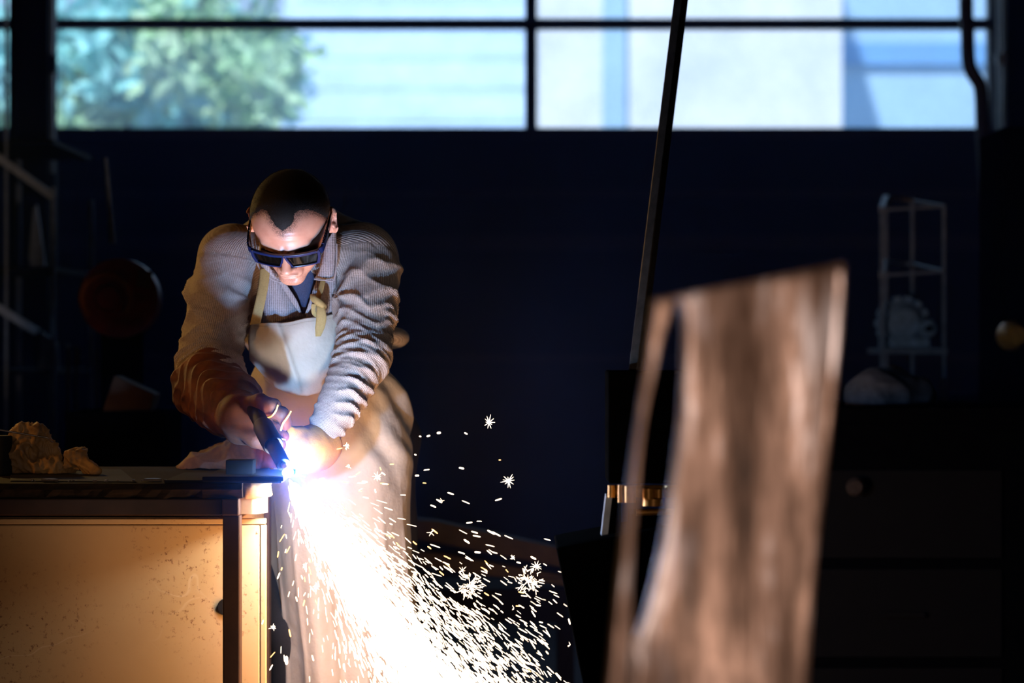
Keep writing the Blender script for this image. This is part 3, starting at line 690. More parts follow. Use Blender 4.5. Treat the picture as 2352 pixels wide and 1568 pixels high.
sb(P(-60, 320, YV), P(122, 452, YV), .045); sb(P(-60, 670, YV), P(85, 762, YV), .045)
sb((X(122, YV), YV + .8, 0), P(122, 430, YV) + Vector((0, .8, 0)), .018, 'rack_post'); sb((X(-60, YV), YV + .8, 0), P(-60, 300, YV) + Vector((0, .8, 0)), .018, 'rack_post')
sb((X(-60, YV), YV, 0), P(-60, 300, YV), .02, 'rack_post')
for py in (320, 612, 850):
    MB().box2((X(-60, YV), YV, Z(py + 10, YV)), (X(122, YV), YV + .8, Z(py, YV))).build('rack_shelf', M['black_paint'], sh)
def panel(pts, label, name, mat, Y, dy=.02):
    o = MB().prism([L3(a, b2, Y) for a, b2 in pts], (0, dy, 0)).build(name, M[mat], loc=L3(pts[0][0], pts[0][1], Y)); return tag(o, label, 'sheet')
panel([(70, 611), (66, 590), (76, 480), (84, 470), (104, 611)], 'narrow bluish steel offcut standing on the left rack', 'steel_offcut', 'grey_steel', YV + .1)
panel([(88, 849), (95, 760), (132, 790), (135, 849)], 'tapered bluish steel offcut on the lower left rack shelf', 'steel_offcut', 'grey_steel', YV + .15)
# red cut-off machine
YX = 7.6
cm = empty('cut_off_saw', (X(275, YX), YX + .05, 0), label='dark red round-guarded cut-off saw behind the bench at the left', cat='saw')
c0 = P(275, 685, YX)
MB().tube([(c0.x, YX, c0.z), (c0.x, YX - .02, c0.z), (c0.x, YX + .06, c0.z)][1:], [.125, .125], 48).build('wheel_guard', M['red_paint'], cm, True)
ring = MB(); rp = [(c0.x - .04 + math.cos(a) * .075, YX - .025, c0.z + math.sin(a) * .075) for a in np.linspace(-.6, PI + .8, 30)]
ring.tube(rp, .011, 10).build('guard_rim', M['orange_paint'], cm, True)
MB().tube([(c0.x - .03, YX - .05, c0.z), (c0.x - .03, YX - .02, c0.z)], [.035, .045], 24).build('hub', M['red_paint'], cm, True)
a = P(332, 640, YX - .021); MB().box((a.x, YX - .0215, a.z), (.045, .002, .055), Matrix.Rotation(.2, 3, 'Y')).build('label_plate', M['card'], cm)
MB().tube([L3(243, 362, YX), L3(250, 450, YX), L3(260, 560, YX)], [.006, .007, .009], 12).build('lever', M['grey_steel'], cm, True)
MB().box2((c0.x - .06, YX, .75), (c0.x + .06, YX + .1, c0.z - .08)).build('pedestal', M['dull_black'], cm, bevel=.004)
MB().box2((c0.x - .22, YX - .15, 0), (c0.x + .2, YX + .3, .75)).build('base_cabinet', M['dull_black'], cm, bevel=.006)
crd = MB().prism([L3(262, 862, 7.0), L3(355, 905, 7.0), L3(345, 945, 7.0), L3(235, 945, 7.0)], (0, .12, 0)).build('cardboard_box', M['card'], loc=L3(300, 945, 7.0), bevel=.003)
tag(crd, 'dark brown tilted cardboard box below the red saw', 'box')
zz = Z(945, 7.0)
tag(MB().box2((X(150, 6.95), 6.95, 0), (X(380, 6.95), 7.3, zz)).build('low_cupboard', M['dull_black'], loc=(X(260, 6.95), 7.1, 0), bevel=.005), 'black low cupboard in shadow under the cardboard box', 'cupboard')
for i, px in enumerate((158, 176, 222, 238)):
    a = P(px, 790 + i * 6, 8.2); tag(MB().tube([(a.x, 8.2, 0), (a.x, 8.2, a.z)], .008, 10).build('steel_rod', M['steel_bar'], loc=(a.x, 8.2, 0)), 'thin steel rod standing upright in the dark left background', 'steel rod', 'upright rods at the left')

# ================================================================== FLOOR STUFF behind the worker
YH = 7.4
def slab(pts, Y, th, dy, label, mat='plank_brown', name='steel_beam'):
    o = MB().prism([L3(a, b2, Y) for a, b2 in pts], (0, dy, 0)).build(name, M[mat], loc=L3(pts[0][0], pts[0][1], Y), bevel=.004); return tag(o, label, 'beam')
slab([(930, 1190), (1000, 1196), (1330, 1268), (1330, 1310), (1000, 1246), (930, 1236)], YH, .05, .08, 'brown sloping beam lit by sparks, topmost of those behind the apron')
slab([(930, 1262), (1010, 1270), (1330, 1328), (1330, 1350), (1010, 1306), (930, 1296)], YH - .1, .05, .08, 'thinner brown sloping beam just below the topmost one behind the apron')
tb = empty('low_steel_trestle', (X(1130, YH), YH + .1, 0), label='low dark trestle on the floor carrying the sloping brown beams', cat='trestle')
MB().box2((X(940, YH), YH - .1, Z(1420, YH)), (X(1300, YH), YH + .25, Z(1345, YH))).build('cross_beam', M['dark_steel'], tb, bevel=.004)
for px in (960, 1280):
    MB().box2((X(px, YH), YH - .06, 0), (X(px, YH) + .05, YH + .2, Z(1420, YH))).build('leg', M['dark_steel'], tb)
MB().box2((X(942, YH), YH - .02, Z(1345, YH)), (X(980, YH), YH + .08, Z(1300, YH))).build('stop_block', M['dark_steel'], tb)
MB().box2((X(1290, YH), YH - .02, Z(1345, YH)), (X(1325, YH), YH + .08, Z(1312, YH))).build('stop_block', M['dark_steel'], tb)
tag(MB().tube([L3(1210, 1333, 7.25), L3(1290, 1331, 7.25), L3(1340, 1335, 7.25)], .006, 10).build('steel_rod', M['steel_bar'], loc=L3(1210, 1336, 7.0), smooth=True), 'short bright rod lying across the trestle beside the black machine', 'steel rod')

# ================================================================== THE WORKER
DYW = .06; P0 = P
def P(px, py, Y): return P0(px, py, Y + DYW)
def A(px, py, Y): return np.array(P(px, py, Y), np.float32)
SR, ER, WR = A(525, 590, 5.42), A(474, 840, 5.36), A(562, 960, 5.13)      # his right arm (left in the photo)
SL, EL, WL = A(838, 592, 5.44), A(838, 825, 5.30), A(738, 1004, 5.17)     # his left arm
HIP = A(775, 965, 5.80); CHEST = A(682, 680, 5.56); WAIST = A(730, 840, 5.68); BACK = A(690, 560, 5.56)
# --- head frame
HS = 1.0
Rm = (Matrix.Rotation(math.radians(-6), 3, 'Y') @ Matrix.Rotation(math.radians(49), 3, 'X') @ Matrix.Rotation(math.radians(-9), 3, 'Z'))
HR = np.array(Rm); HC = A(670, 514, 5.18).astype(float)
def H(x, y, z): return HC + HR @ (np.array((x, y, z)) * HS)
def tohead(p): return ((p - HC) @ HR) / HS
def head_sdf(q):
    q = q.astype(np.float32); q = q * np.where(q[..., 2:3] < 0, np.array((1, 1, 1.19), np.float32), np.float32(1)); qs = q.copy(); qs[..., 0] = np.abs(q[..., 0])
    d = ell(q, (0, .012, .030), (.0835, .094, .080))
    d = smin(d, ell(q, (0, -.022, .038), (.068, .068, .060)), .03)            # forehead
    d = smin(d, ell(q, (0, -.026, -.040), (.064, .060, .078)), .03)            # face
    d = smin(d, cone(qs, (.046, .0, -.062), (.012, -.074, -.100), .017, .016), .022)   # jaw
    d = smin(d, ell(q, (0, -.080, -.103), (.020, .016, .016)), .018)           # chin
    d = smin(d, ell(qs, (.043, -.062, -.024), (.021, .020, .016)), .018)       # cheek
    d = smin(d, cone(qs, (.010, -.090, .018), (.045, -.076, .020), .008, .007), .014)  # brow
    d = smax(d, -ell(qs, (.031, -.101, .001), (.017, .014, .011)), .012)       # socket
    d = smin(d, ell(qs, (.031, -.079, -.001), (.0145, .0125, .011)), .004)     # lid over eyeball
    d = smin(d, cone(q, (0, -.088, .012), (0, -.110, -.030), .0075, .0105), .010)      # nose
    d = smin(d, ell(q, (0, -.112, -.035), (.0115, .0105, .0095)), .006)
    d = smin(d, ell(qs, (.0135, -.101, -.037), (.0075, .010, .0072)), .005)    # nostril wing
    d = smax(d, -ell(qs, (.0068, -.108, -.0445), (.0036, .0058, .0045)), .003)  # nostril
    d = smin(d, ell(q, (0, -.086, -.068), (.028, .014, .018)), .014)           # muzzle
    d = smin(d, ell(q, (0, -.0985, -.0655), (.021, .0055, .0042)), .004)        # upper lip
    d = smin(d, ell(q, (0, -.0965, -.0765), (.018, .0065, .0050)), .004)        # lower lip
    d = smax(d, -cone(qs, (0, -.1055, -.0708), (.022, -.094, -.0715), .0018, .0012), .003)
    d = smax(d, -ell(q, (0, -.099, -.087), (.016, .006, .004)), .008)
    # ears
    er = np.array(Euler((math.radians(-12), math.radians(13), math.radians(36))).to_matrix())
    e = ell(qs, (.0895, .016, -.006), (.0062, .0205, .034), er)
    e = smax(e, -ell(qs, (.0955, .008, .002), (.0065, .0100, .017), er), .004)
    e = smin(e, ell(qs, (.089, .008, -.012), (.005, .006, .006)), .004)
    e = smin(e, ell(qs, (.0805, .008, -.028), (.006, .009, .010)), .006)
    d = smin(d, e, .007)
    # forehead wrinkles
    w = .0007 * np.maximum(0, np.sin((q[..., 2] + .35 * q[..., 0] ** 2 / .1) * 2 * PI / .0095)) * np.exp(-((q[..., 2] - .052) / .016) ** 2) * (q[..., 1] < -.04) * np.exp(-(q[..., 0] / .04) ** 2)
    return d + w
NB = tohead(A(700, 560, 5.45).astype(float))
def head_fn(p):
    q = (p - HC.astype(np.float32)) @ HR.astype(np.float32)
    return smin(head_sdf(q), cone(q, (0, .03, -.045), tuple(NB), .052, .062), .02)
hv, hf = nets(head_fn, HC - [.13, .16, .17], HC + [.15, .26, .15], .0023)
ql = tohead(hv)
# coarse body under the clothes, joined to the head into one skin
def lerp(a, b, t): return a + (b - a) * t
FR, FL = np.array((X(690, 5.72), 5.74, .10), np.float32), np.array((X(880, 5.80), 5.84, .10), np.float32)
KR, KL = np.array((X(690, 5.62), 5.66, .58), np.float32), np.array((X(866, 5.74), 5.76, .58), np.float32)
HPR, HPL = HIP + np.array((-.10, 0, -.05), np.float32), HIP + np.array((.10, .0, -.05), np.float32)
HANDR = A(598, 968, 5.095); HANDL = A(680, 1040, 5.14)
def fing(base, dirs, r, d, p, k=.006):
    a = base
    for b2 in dirs: d = smin(d, cone(p, a, b2, r, r * .93), k); a = b2
    return d
def body_fn(p):
    d = cone(p, BACK, CHEST, .10, .115); d = smin(d, cone(p, CHEST, WAIST, .115, .105), .05); d = smin(d, cone(p, WAIST, HIP, .11, .13), .05)
    d = smin(d, cone(p, SR, SL, .05, .05), .06); d = smin(d, cone(p, BACK, A(690, 560, 5.44), .06, .05), .03)
    for (s, e, w, h) in ((SR, ER, WR, HANDR), (SL, EL, WL, HANDL)):
        d = smin(d, cone(p, s, e, .05, .040), .02); d = smin(d, cone(p, e, w, .040, .027), .01); d = smin(d, cone(p, w, h, .027, .030), .01)
    for (a, k, f) in ((HPR, KR, FR), (HPL, KL, FL)):
        d = smin(d, cone(p, a, k, .085, .055), .03); d = smin(d, cone(p, k, f, .055, .038), .02)
        d = smin(d, cone(p, f - np.array((0, -.03, .055), np.float32), f - np.array((0, .17, .062), np.float32), .035, .026), .02)
    return d
bv, bf = nets(body_fn, (-1.0, 5.0, 0.0), (.0, 6.12, 1.75), .012)
allv = np.concatenate([hv, bv]); allf = np.concatenate([hf, bf + len(hv)])
person = mesh('person', allv, allf, M['skin'], smooth=True, loc=(float(HIP[0]), 5.78, 0))
tag(person, 'man in goggles, knit jacket, long apron and gloves, bent over the bench cutting steel', 'person')
q = tohead(allv)
az = np.degrees(np.arctan2(q[:, 0], -q[:, 1])); el = np.degrees(np.arctan2(q[:, 2] - .015, np.hypot(q[:, 0], q[:, 1])))
def hairline(a):
    a = np.abs(a); return np.interp(a, [0, 6, 14, 24, 36, 50, 60, 72, 84, 96, 108, 130, 180], [25, 28, 34, 43, 47, 43, 33, 16, -4, -8, 4, -22, -34])
hm = el - hairline(az - 2) + 1.5 * nz3(q, 170, 5, 6)
beard = np.clip((-.058 - q[:, 2]) / .02, 0, 1) * (q[:, 1] < .01) * (len(q) > 0)
fadeh = np.clip((el - hairline(az - 2) + 9) / 11, 0, 1) * (q[:, 2] > -.05)
st = np.where(np.arange(len(q)) < len(hv), np.maximum(beard * .42, fadeh * .95), 0)
setattr1(person, 'stubble', st)
# --- hair: buzz cut cap plus short bristles
hmh = hm[:len(hv)]; earz = (np.abs(ql[:, 0]) > .0825) & (ql[:, 2] < .03)
keep = (hmh > 5.5) & (ql[:, 2] > -.045) & (~earz) & (np.hypot(ql[:, 0], ql[:, 1] - .012) < .12)
fk = keep[hf].all(1); used = np.unique(hf[fk]); mp_ = -np.ones(len(hv), int); mp_[used] = np.arange(len(used))
hn = vnormals(hv, hf)
dep = np.clip((hmh - 5.5) / 10, 0, 1) * .0012 + .0004
capv = (hv + hn * dep[:, None])[used]; capf = mp_[hf[fk]]
NBR = 90000; n0 = len(capv); cand = np.where((hmh > -7) & (ql[:, 2] > -.03) & (~earz) & (np.hypot(ql[:, 0], ql[:, 1] - .012) < .12))[0]
pr = np.clip((hmh[cand] + 7) / 13, 0.02, 1) ** 1.6; sel = rng.choice(cand, NBR, p=pr / pr.sum())
b0 = hv[sel] + rng.normal(size=(NBR, 3)) * .0009; dirn = hn[sel] + rng.normal(size=(NBR, 3)) * .28 + (HR @ np.array((0, -.35, .1)))[None] * .8
dirn /= np.linalg.norm(dirn, axis=1)[:, None]; side = np.cross(dirn, rng.normal(size=(NBR, 3))); side /= np.linalg.norm(side, axis=1)[:, None]
Ls = rng.uniform(.0018, .0036, (NBR, 1)) * np.clip((hmh[sel] + 8) / 14, .4, 1)[:, None]; side *= .00017
bri = np.stack([b0 - side, b0 + side, b0 + dirn * Ls], 1).reshape(-1, 3)
brf = [tuple(x) for x in (n0 + np.arange(NBR * 3)).reshape(-1, 3)]
ho = mesh('hair', np.concatenate([capv, bri]), [tuple(f) for f in capf.tolist()] + brf, M['hair'], person, True)
ho['label'] = 'dark brown close-cropped hair with a widow\'s peak'
# eyebrows (short bristle strips) hidden partly by the goggles
bw_ = MB()
for s in (-1, 1):
    for i in range(60):
        u = i / 59; c = H(s * (.014 + .036 * u), -.0985 + .017 * u * u, .0085 + .004 * math.sin(u * PI)); dd = HR @ np.array((s * .006, -.0012, .001 * random.uniform(-1, 2)))
        n_ = HR @ np.array((0, 0, .0009)); bw_.add([c - n_, c + n_, c + dd], [(0, 1, 2)])
bw_.build('eyebrows', M['hair'], person)['kind'] = 'stuff'

# --- goggles
gog = MB()
gf = lambda x: -.1085 + 3.1 * x * x + (.25 * abs(x) ** 3 / .1)          # front arc in head space
ZG = -.006
def garc(z, x0=-.074, x1=.074, n=41, off=0): return [H(x, gf(x) + off, z + (.0) ) for x in np.linspace(x0, x1, n)]
def tubeflat(mb, pts, w, h, up):                                       # flat bar along a path
    pts = [Vector(p) for p in pts]; n = len(pts); V = []; F = []
    for i, p in enumerate(pts):
        d = (pts[min(i + 1, n - 1)] - pts[max(i - 1, 0)]).normalized(); u = Vector(up); u = (u - d * u.dot(d)).normalized(); s = d.cross(u)
        ww = w[i] if hasattr(w, '__len__') else w; hh = h[i] if hasattr(h, '__len__') else h
        V += [p - s * ww / 2 - u * hh / 2, p + s * ww / 2 - u * hh / 2, p + s * ww / 2 + u * hh / 2, p - s * ww / 2 + u * hh / 2]
    for i in range(n - 1):
        for k in range(4): a = i * 4 + k; b2 = i * 4 + (k + 1) % 4; F.append((a, b2, b2 + 4, a + 4))
    F += [(3, 2, 1, 0), tuple((n - 1) * 4 + k for k in range(4))]
    mb.add(V, F)
UPH = HR @ np.array((0, 0, 1.))
tubeflat(gog, garc(ZG + .021), .0060, .0070, UPH)
tubeflat(gog, garc(ZG - .019, -.07, -.012, 20, .006), .005, .004, UPH); tubeflat(gog, garc(ZG - .019, .012, .07, 20, .006), .005, .004, UPH)
for s in (-1, 1):
    tubeflat(gog, [H(s * .073, gf(.073), ZG + .021), H(s * .072, gf(.072) + .002, ZG), H(s * .067, gf(.067) + .006, ZG - .019)], .006, .006, HR @ np.array((1., 0, 0)))
    tubeflat(gog, [H(s * .002, gf(0) - .001, ZG + .021), H(s * .006, gf(0) + .002, ZG + .004), H(s * .013, gf(.012) + .006, ZG - .019)], .006, .005, HR @ np.array((1., 0, 0)))
g = gog.build('goggles', M['goggle'], person, bevel=.0009); g['label'] = 'blue-black wraparound welding goggles'
for s in (-1, 1):
    V = []; F = []
    for i in range(21):
        x = s * (.004 + .068 * i / 20)
        for j in range(7):
            q_ = j / 6; V.append(H(x, gf(x) + .0025 + .005 * (1 - q_), ZG - .018 + .038 * q_))
    for i in range(20):
        for j in range(6): a = i * 7 + j; F.append((a, a + 1, a + 8, a + 7))
    lo_ = mesh('lens', V, F, M['lens'], g, True); lm = lo_.modifiers.new('t', 'SOLIDIFY'); lm.thickness = .0016
    tb_ = MB(); path = [H(s * .0745, gf(.074) + .001, ZG + .018), H(s * .0805, -.082, ZG + .020), H(s * .0845, -.055, ZG + .021), H(s * .0862, -.02, ZG + .022), H(s * .0868, .004, ZG + .022), H(s * .0862, .022, ZG + .014)]
    tubeflat(tb_, catmull(path, 26), .0042, [.018 - .006 * i / 25 for i in range(26)], UPH)
    tb_.build('temple', M['goggle'], g, bevel=.0007)
    nt = MB()
    for k in range(7):
        c = H(s * (.0815 + .0006 * k), -.078 + .0075 * k, ZG + .029); nt.box(c, (.0042, .0034, .004), Matrix(HR.tolist()))
    nt.build('temple_notches', M['goggle'], g)
    # side shield between the temple and the cheek
    V = []; F = []
    for i in range(12):
        u = i / 11
        for j in range(6):
            w_ = j / 5; V.append(H(s * (.0735 + .0105 * u - .004 * w_ * (1 - u)), gf(.073) + .003 + .047 * u, ZG + .019 - .036 * w_ * (1 - .5 * u)))
    for i in range(11):
        for j in range(5): a = i * 6 + j; F.append((a, a + 1, a + 7, a + 6))
    ss = mesh('side_shield', V, F, M['lens'], g, True); lm = ss.modifiers.new('t', 'SOLIDIFY'); lm.thickness = .0014
sc_ = MB()
for x in (-.070, .0, .070):
    a = H(x, gf(x) - .004, ZG + .0235); b2 = H(x, gf(x) - .004, ZG + .0250); sc_.tube([a, b2], [.0016, .0014], 10)
sc_.build('screws', M['steel_bar'], g)['kind'] = 'stuff'

# --- jacket
def arm_param(V, S, E, W):
    def seg(a, b2):
        ab = b2 - a; t = np.clip(((V - a) @ ab) / (ab @ ab), -.3, 1.3); c = a + np.clip(t, 0, 1)[:, None] * ab; return t, np.linalg.norm(V - c, axis=1), ab
    t1, d1, ab1 = seg(S, E); t2, d2, ab2 = seg(E, W); L1 = np.linalg.norm(ab1); L2 = np.linalg.norm(ab2)
    w = 1 / (1 + np.exp(-(d1 - d2) / .008)); s = (1 - w) * np.minimum(t1, 1.15) * L1 + w * (L1 + np.maximum(t2, -.15) * L2)
    t = (E - S) / L1 * (1 - w)[:, None] + (W - E) / L2 * w[:, None]; t /= np.linalg.norm(t, axis=1)[:, None]
    c = np.where((w < .5)[:, None], S + np.clip(t1, 0, 1)[:, None] * ab1, E + np.clip(t2, 0, 1)[:, None] * ab2)
    r = V - c; f = np.array((0, -1., 0)); f = f - t * (t @ f)[:, None]; f /= np.linalg.norm(f, axis=1)[:, None]; sd = np.cross(t, f)
    th = np.arctan2((r * sd).sum(1), (r * f).sum(1)); return s, th, np.minimum(d1, d2), L1, L2
CUFR = lerp(ER, WR, .52)
def jacket_fn(p):
    d = cone(p, BACK + np.array((0, 0.0, -.02), np.float32), CHEST, .135, .150); d = smin(d, cone(p, CHEST, WAIST, .150, .135), .05)
    d = smin(d, cone(p, WAIST, lerp(WAIST, HIP, .75), .135, .165), .05)
    d = smin(d, cone(p, lerp(SR, SL, .08), lerp(SR, SL, .97), .072, .082), .05)
    d = smin(d, ell(p, A(800, 590, 5.55), (.115, .10, .095)), .04); d = smin(d, ell(p, A(600, 600, 5.54), (.10, .10, .088)), .04)
    d = smin(d, ell(p, A(890, 775, 5.74), (.055, .07, .032)), .02)
    dr = smin(cone(p, SR, ER, .074, .070), cone(p, ER, CUFR, .072, .062), .012)
    dl = smin(cone(p, SL, lerp(SL, EL, .5), .078, .070), cone(p, lerp(SL, EL, .5), EL, .070, .066), .02); dl = smin(dl, cone(p, EL, WL, .066, .041), .02)
    return smin(smin(d, dr, .018), dl, .018)
jv, jf = nets(jacket_fn, (-.89, 5.06, .80), (-.20, 6.08, 1.64), .0046)
jn = vnormals(jv, jf)
sR, tR, dR, L1R, L2R = arm_param(jv, SR.astype(float), ER.astype(float), WR.astype(float))
sL, tL, dL, L1L, L2L = arm_param(jv, SL.astype(float), EL.astype(float), WL.astype(float))
# torso coordinate
ax = (CHEST - WAIST).astype(float); ax /= np.linalg.norm(ax); rt = jv - CHEST.astype(float); sT = rt @ ax; fr = np.array((0, -1., 0)); fr -= ax * (fr @ ax); fr /= np.linalg.norm(fr)
tT = np.arctan2(rt @ np.cross(ax, fr), rt @ fr)
isR = (dR < .098) & (sR > .015); isL = (dL < .10) & (sL > .015)
isR &= ~((dL < dR)); isL &= ~((dR <= dL))
nlow = nz3(jv, 18, 31, 6)
def ridge(x, sharp=2.2): return (.5 + .5 * np.sin(x)) ** sharp
def arm_folds(s, th, L1, sg, seed):
    w1 = nz3(jv, 26, seed, 6); w2 = nz3(jv, 48, seed + 1, 6)
    w3 = nz3(jv, 90, seed + 2, 6); m1 = np.clip(.55 + .5 * w2, 0, 1.2)
    hi = (1 - np.abs(np.sin(PI * s / .046 - sg * 1.9 * th + 1.4 * w2 + .3 * w3))) ** 2 * np.exp(-((s - .16) / .10) ** 2) * .006
    lo = hi + (1 - np.abs(np.sin(PI * s / .030 + sg * 1.1 * np.sin(th + .5) + 1.5 * w1 + .35 * w3))) ** 1.5 * np.exp(-((s - (L1 + .10)) / .12) ** 2) * .0125 * m1
    el_ = (1 - np.abs(np.sin(PI * s / .019 - sg * .9 * th + 1.3 * w2))) ** 1.3 * np.exp(-((s - L1 - .03) / .09) ** 2) * .0035
    up = (1 - np.abs(np.sin(PI * s / .075 + sg * 1.7 * th + 1.0 * w1 + .2 * w3))) ** 1.5 * np.exp(-((s - .10) / .11) ** 2) * .012 * m1
    return lo + el_ + up
disp = .005 * nlow
disp = disp + np.where(isR, arm_folds(sR, tR, L1R, 1, 41), 0) + np.where(isL, arm_folds(sL, tL, L1L, -1, 51), 0)
tor = ~(isR | isL)
for (c, s0) in ((A(585, 690, 5.42), 3), (A(775, 680, 5.44), 4)):            # folds fanning from the armpits
    dd = jv - c; ang = np.arctan2(dd[:, 2], dd[:, 0]); rr = np.linalg.norm(dd, axis=1)
    disp = disp + np.where(tor | (rr < .16), ridge(ang * 7 + 1.3 * nz3(jv, 20, s0, 5), 1.8) * .008 * np.exp(-((rr - .09) / .07) ** 2), 0)
disp = disp - .006
jv2 = jv + jn * disp[:, None]
# cuff of the sleeve on the right of the photo is cut flat
o = mesh('jacket', jv2, jf, M['knit'], person, True); o['label'] = 'grey-brown waffle-knit jacket with rucked sleeves'
cl = np.zeros((len(jv), 3)); cl[:, 0] = np.where(isR, sR, np.where(isL, sL, sT)); cl[:, 1] = np.where(isR, tR * .07, np.where(isL, tL * .066, tT * .15)); setattr3(o, 'cloth', cl)
jacket = o
def on_jacket(px, py, off=.004):
    """point of the jacket surface under a pixel of the photo's view (for laying seams, straps and the bib on the cloth)"""
    pr = P(px, py, 1.0) - Vector((0, 0, CZ)); u = np.array((pr.x, 1.0, pr.z)); tt = jv2[:, 1]
    dd = np.hypot(jv2[:, 0] - u[0] * tt, jv2[:, 2] - CZ - u[2] * tt); k = np.where(dd < .007)[0]
    if len(k) == 0: k = np.argsort(dd)[:3]
    Y = jv2[k, 1].min() - off; return P(px, py, Y)
def seam(name, pts, r=.0016):
    q_ = [on_jacket(a, b2, .0004) for a, b2 in pts]; ob = MB().tube([tuple(v) for v in catmull(q_, 36)], r, 6).build(name, M['knit_collar'], jacket, True)
seam('shoulder_seam', [(470, 583), (500, 560), (530, 549), (562, 545)]); seam('shoulder_seam', [(916, 608), (885, 618), (850, 634), (820, 650)])
seam('yoke_seam', [(780, 572), (810, 583), (838, 600), (850, 622)])

# --- navy t-shirt front in the collar opening
def patch(name, poly_rows, mat, parent, thick=.002, off=None, smooth=True):
    """poly_rows: rows of (px,py,Y) points, equal counts"""
    R_ = len(poly_rows); C_ = len(poly_rows[0]); V = [tuple(P(*q_)) for r_ in poly_rows for q_ in r_]; F = []
    for i in range(R_ - 1):
        for j in range(C_ - 1): a = i * C_ + j; F.append((a, a + 1, a + C_ + 1, a + C_))
    ob = mesh(name, V, F, mat, parent, smooth); ob.data.flip_normals() if False else None
    md = ob.modifiers.new('thick', 'SOLIDIFY'); md.thickness = thick; md.offset = 0
    cl = np.array(V); cl = cl[:, [2, 0, 1]]; setattr3(ob, 'cloth', cl); return ob
def grid_rows(left, right, nr, nc, depth):
    """left/right: lists of (px,py) edges sampled by Catmull; depth(u,v)->Y"""
    Lp = catmull([(a, b2, 0) for a, b2 in left], nr); Rp = catmull([(a, b2, 0) for a, b2 in right], nr)
    return [[(lerp(Lp[i][0], Rp[i][0], j / (nc - 1)), lerp(Lp[i][1], Rp[i][1], j / (nc - 1)), depth(j / (nc - 1), i / (nr - 1))) for j in range(nc)] for i in range(nr)]
YCH = 5.355
rows_ = grid_rows([(622, 600), (640, 640), (668, 690), (688, 720)], [(752, 600), (738, 640), (722, 690), (706, 720)], 24, 18, lambda u, v: YCH + .012 + .02 * (2 * u - 1) ** 2 + .003 * math.sin(9 * u + 6 * v))
patch('t_shirt', rows_, M['tshirt'], person, .003)['label'] = 'navy t-shirt showing at the neck'
# shirt fronts and collar wings
def flap(name, left, right, f, label=None, n=(26, 9), th=.003, mat='knit_collar'):
    ob = patch(name, grid_rows(left, right, n[0], n[1], f), M[mat], jacket, th); 
    if label: ob['label'] = label
    return ob
flap('front_panel', [(600, 610), (598, 650), (600, 700), (606, 745)], [(632, 622), (650, 655), (676, 700), (698, 725)], lambda u, v: YCH + .004 - .012 * math.sin(u * PI) + .01 * (1 - u) + .003 * math.sin(14 * u + 3 * v))
flap('front_panel', [(738, 628), (728, 660), (712, 700), (704, 728)], [(772, 600), (776, 650), (772, 700), (768, 735)], lambda u, v: YCH + .004 - .012 * math.sin(u * PI) + .01 * u + .003 * math.sin(13 * u + 3 * v))
flap('collar_wing', [(592, 560), (594, 590), (600, 612), (606, 625)], [(606, 585), (618, 610), (636, 640), (652, 648)], lambda u, v: YCH - .050 + .03 * v - .008 * math.sin(u * PI))
flap('collar_wing', [(748, 560), (742, 590), (732, 625), (722, 640)], [(771, 520), (772, 560), (771, 600), (766, 640)], lambda u, v: YCH - .028 + .008 * v - .010 * math.sin(u * PI) + .0 * u)
flap('lapel', [(628, 625), (645, 655), (668, 690), (690, 722)], [(636, 622), (656, 650), (682, 690), (694, 722)], lambda u, v: YCH - .012 + .006 * v, n=(26, 4))
flap('lapel', [(728, 640), (718, 668), (708, 700), (699, 724)], [(742, 632), (736, 662), (722, 695), (704, 722)], lambda u, v: YCH - .018 + .006 * v, n=(26, 4))

def edge(pts, Y): MB().tube([tuple(v) for v in catmull([P(a, b2, Y + c) for a, b2, c in pts], 24)], .0017, 8).build('collar_edge', M['knit_collar'], jacket, True)
edge([(590, 590, 0), (594, 612, 0), (606, 628, .0), (630, 644, .004), (654, 650, .006)], 5.322)
edge([(774, 560, 0), (773, 600, 0), (767, 642, 0), (745, 643, -.004), (722, 641, 0)], 5.322)
# --- apron: bib, skirt, straps
NU, NV = 60, 60; V = []; F = []; NVT = NV + 12
for i in range(NVT + 1):
    v = i / NV; vv = min(v, 1.0)
    for j in range(NU + 1):
        u = j / NU; xl = np.interp(vv, [0, .35, .7, 1], [577, 571, 574, 606]); xr_ = np.interp(vv, [0, .35, .7, 1], [772, 782, 775, 748])
        px = xl + (xr_ - xl) * u
        ytop = np.interp(u, [0, .35, .42, 1], [741, 742, 739, 720]) + 1.2 * math.sin(u * 17)
        ybot = np.interp(u, [0, .2, .45, .7, 1], [862, 884, 899, 902, 890])
        py = ytop + (ybot - ytop) * vv
        Y = 5.318 + .045 * (2 * u - 1) ** 2 + .012 * math.sin(vv * PI * .9) * -1 + .045 * vv ** 3
        cx = abs(u - (.30 + .28 * vv)); Y += -.006 * math.exp(-(cx / .035) ** 2) + .004 * math.tanh((u - (.30 + .28 * vv)) / .05)
        Y += .003 * math.sin(6 * u + 9 * vv) + .006 * math.exp(-((u - .12 - .1 * vv) / .05) ** 2) * vv
        if v > 1: q_ = (v - 1) / .2; a_ = q_ * PI * .9; Y += .012 * (1 - math.cos(a_)) + .02 * q_; py = ybot - 0 + 9 * math.sin(a_) - 14 * q_ ** 2
        V.append(tuple(P(px, py, Y)))
for i in range(NVT):
    for j in range(NU): a = i * (NU + 1) + j; F.append((a, a + 1, a + NU + 2, a + NU + 1))
apron = mesh('apron', V, F, M['apron'], person, True); apron['label'] = 'pale canvas apron'
md = apron.modifiers.new('thick', 'SOLIDIFY'); md.thickness = .0025; md.offset = 0
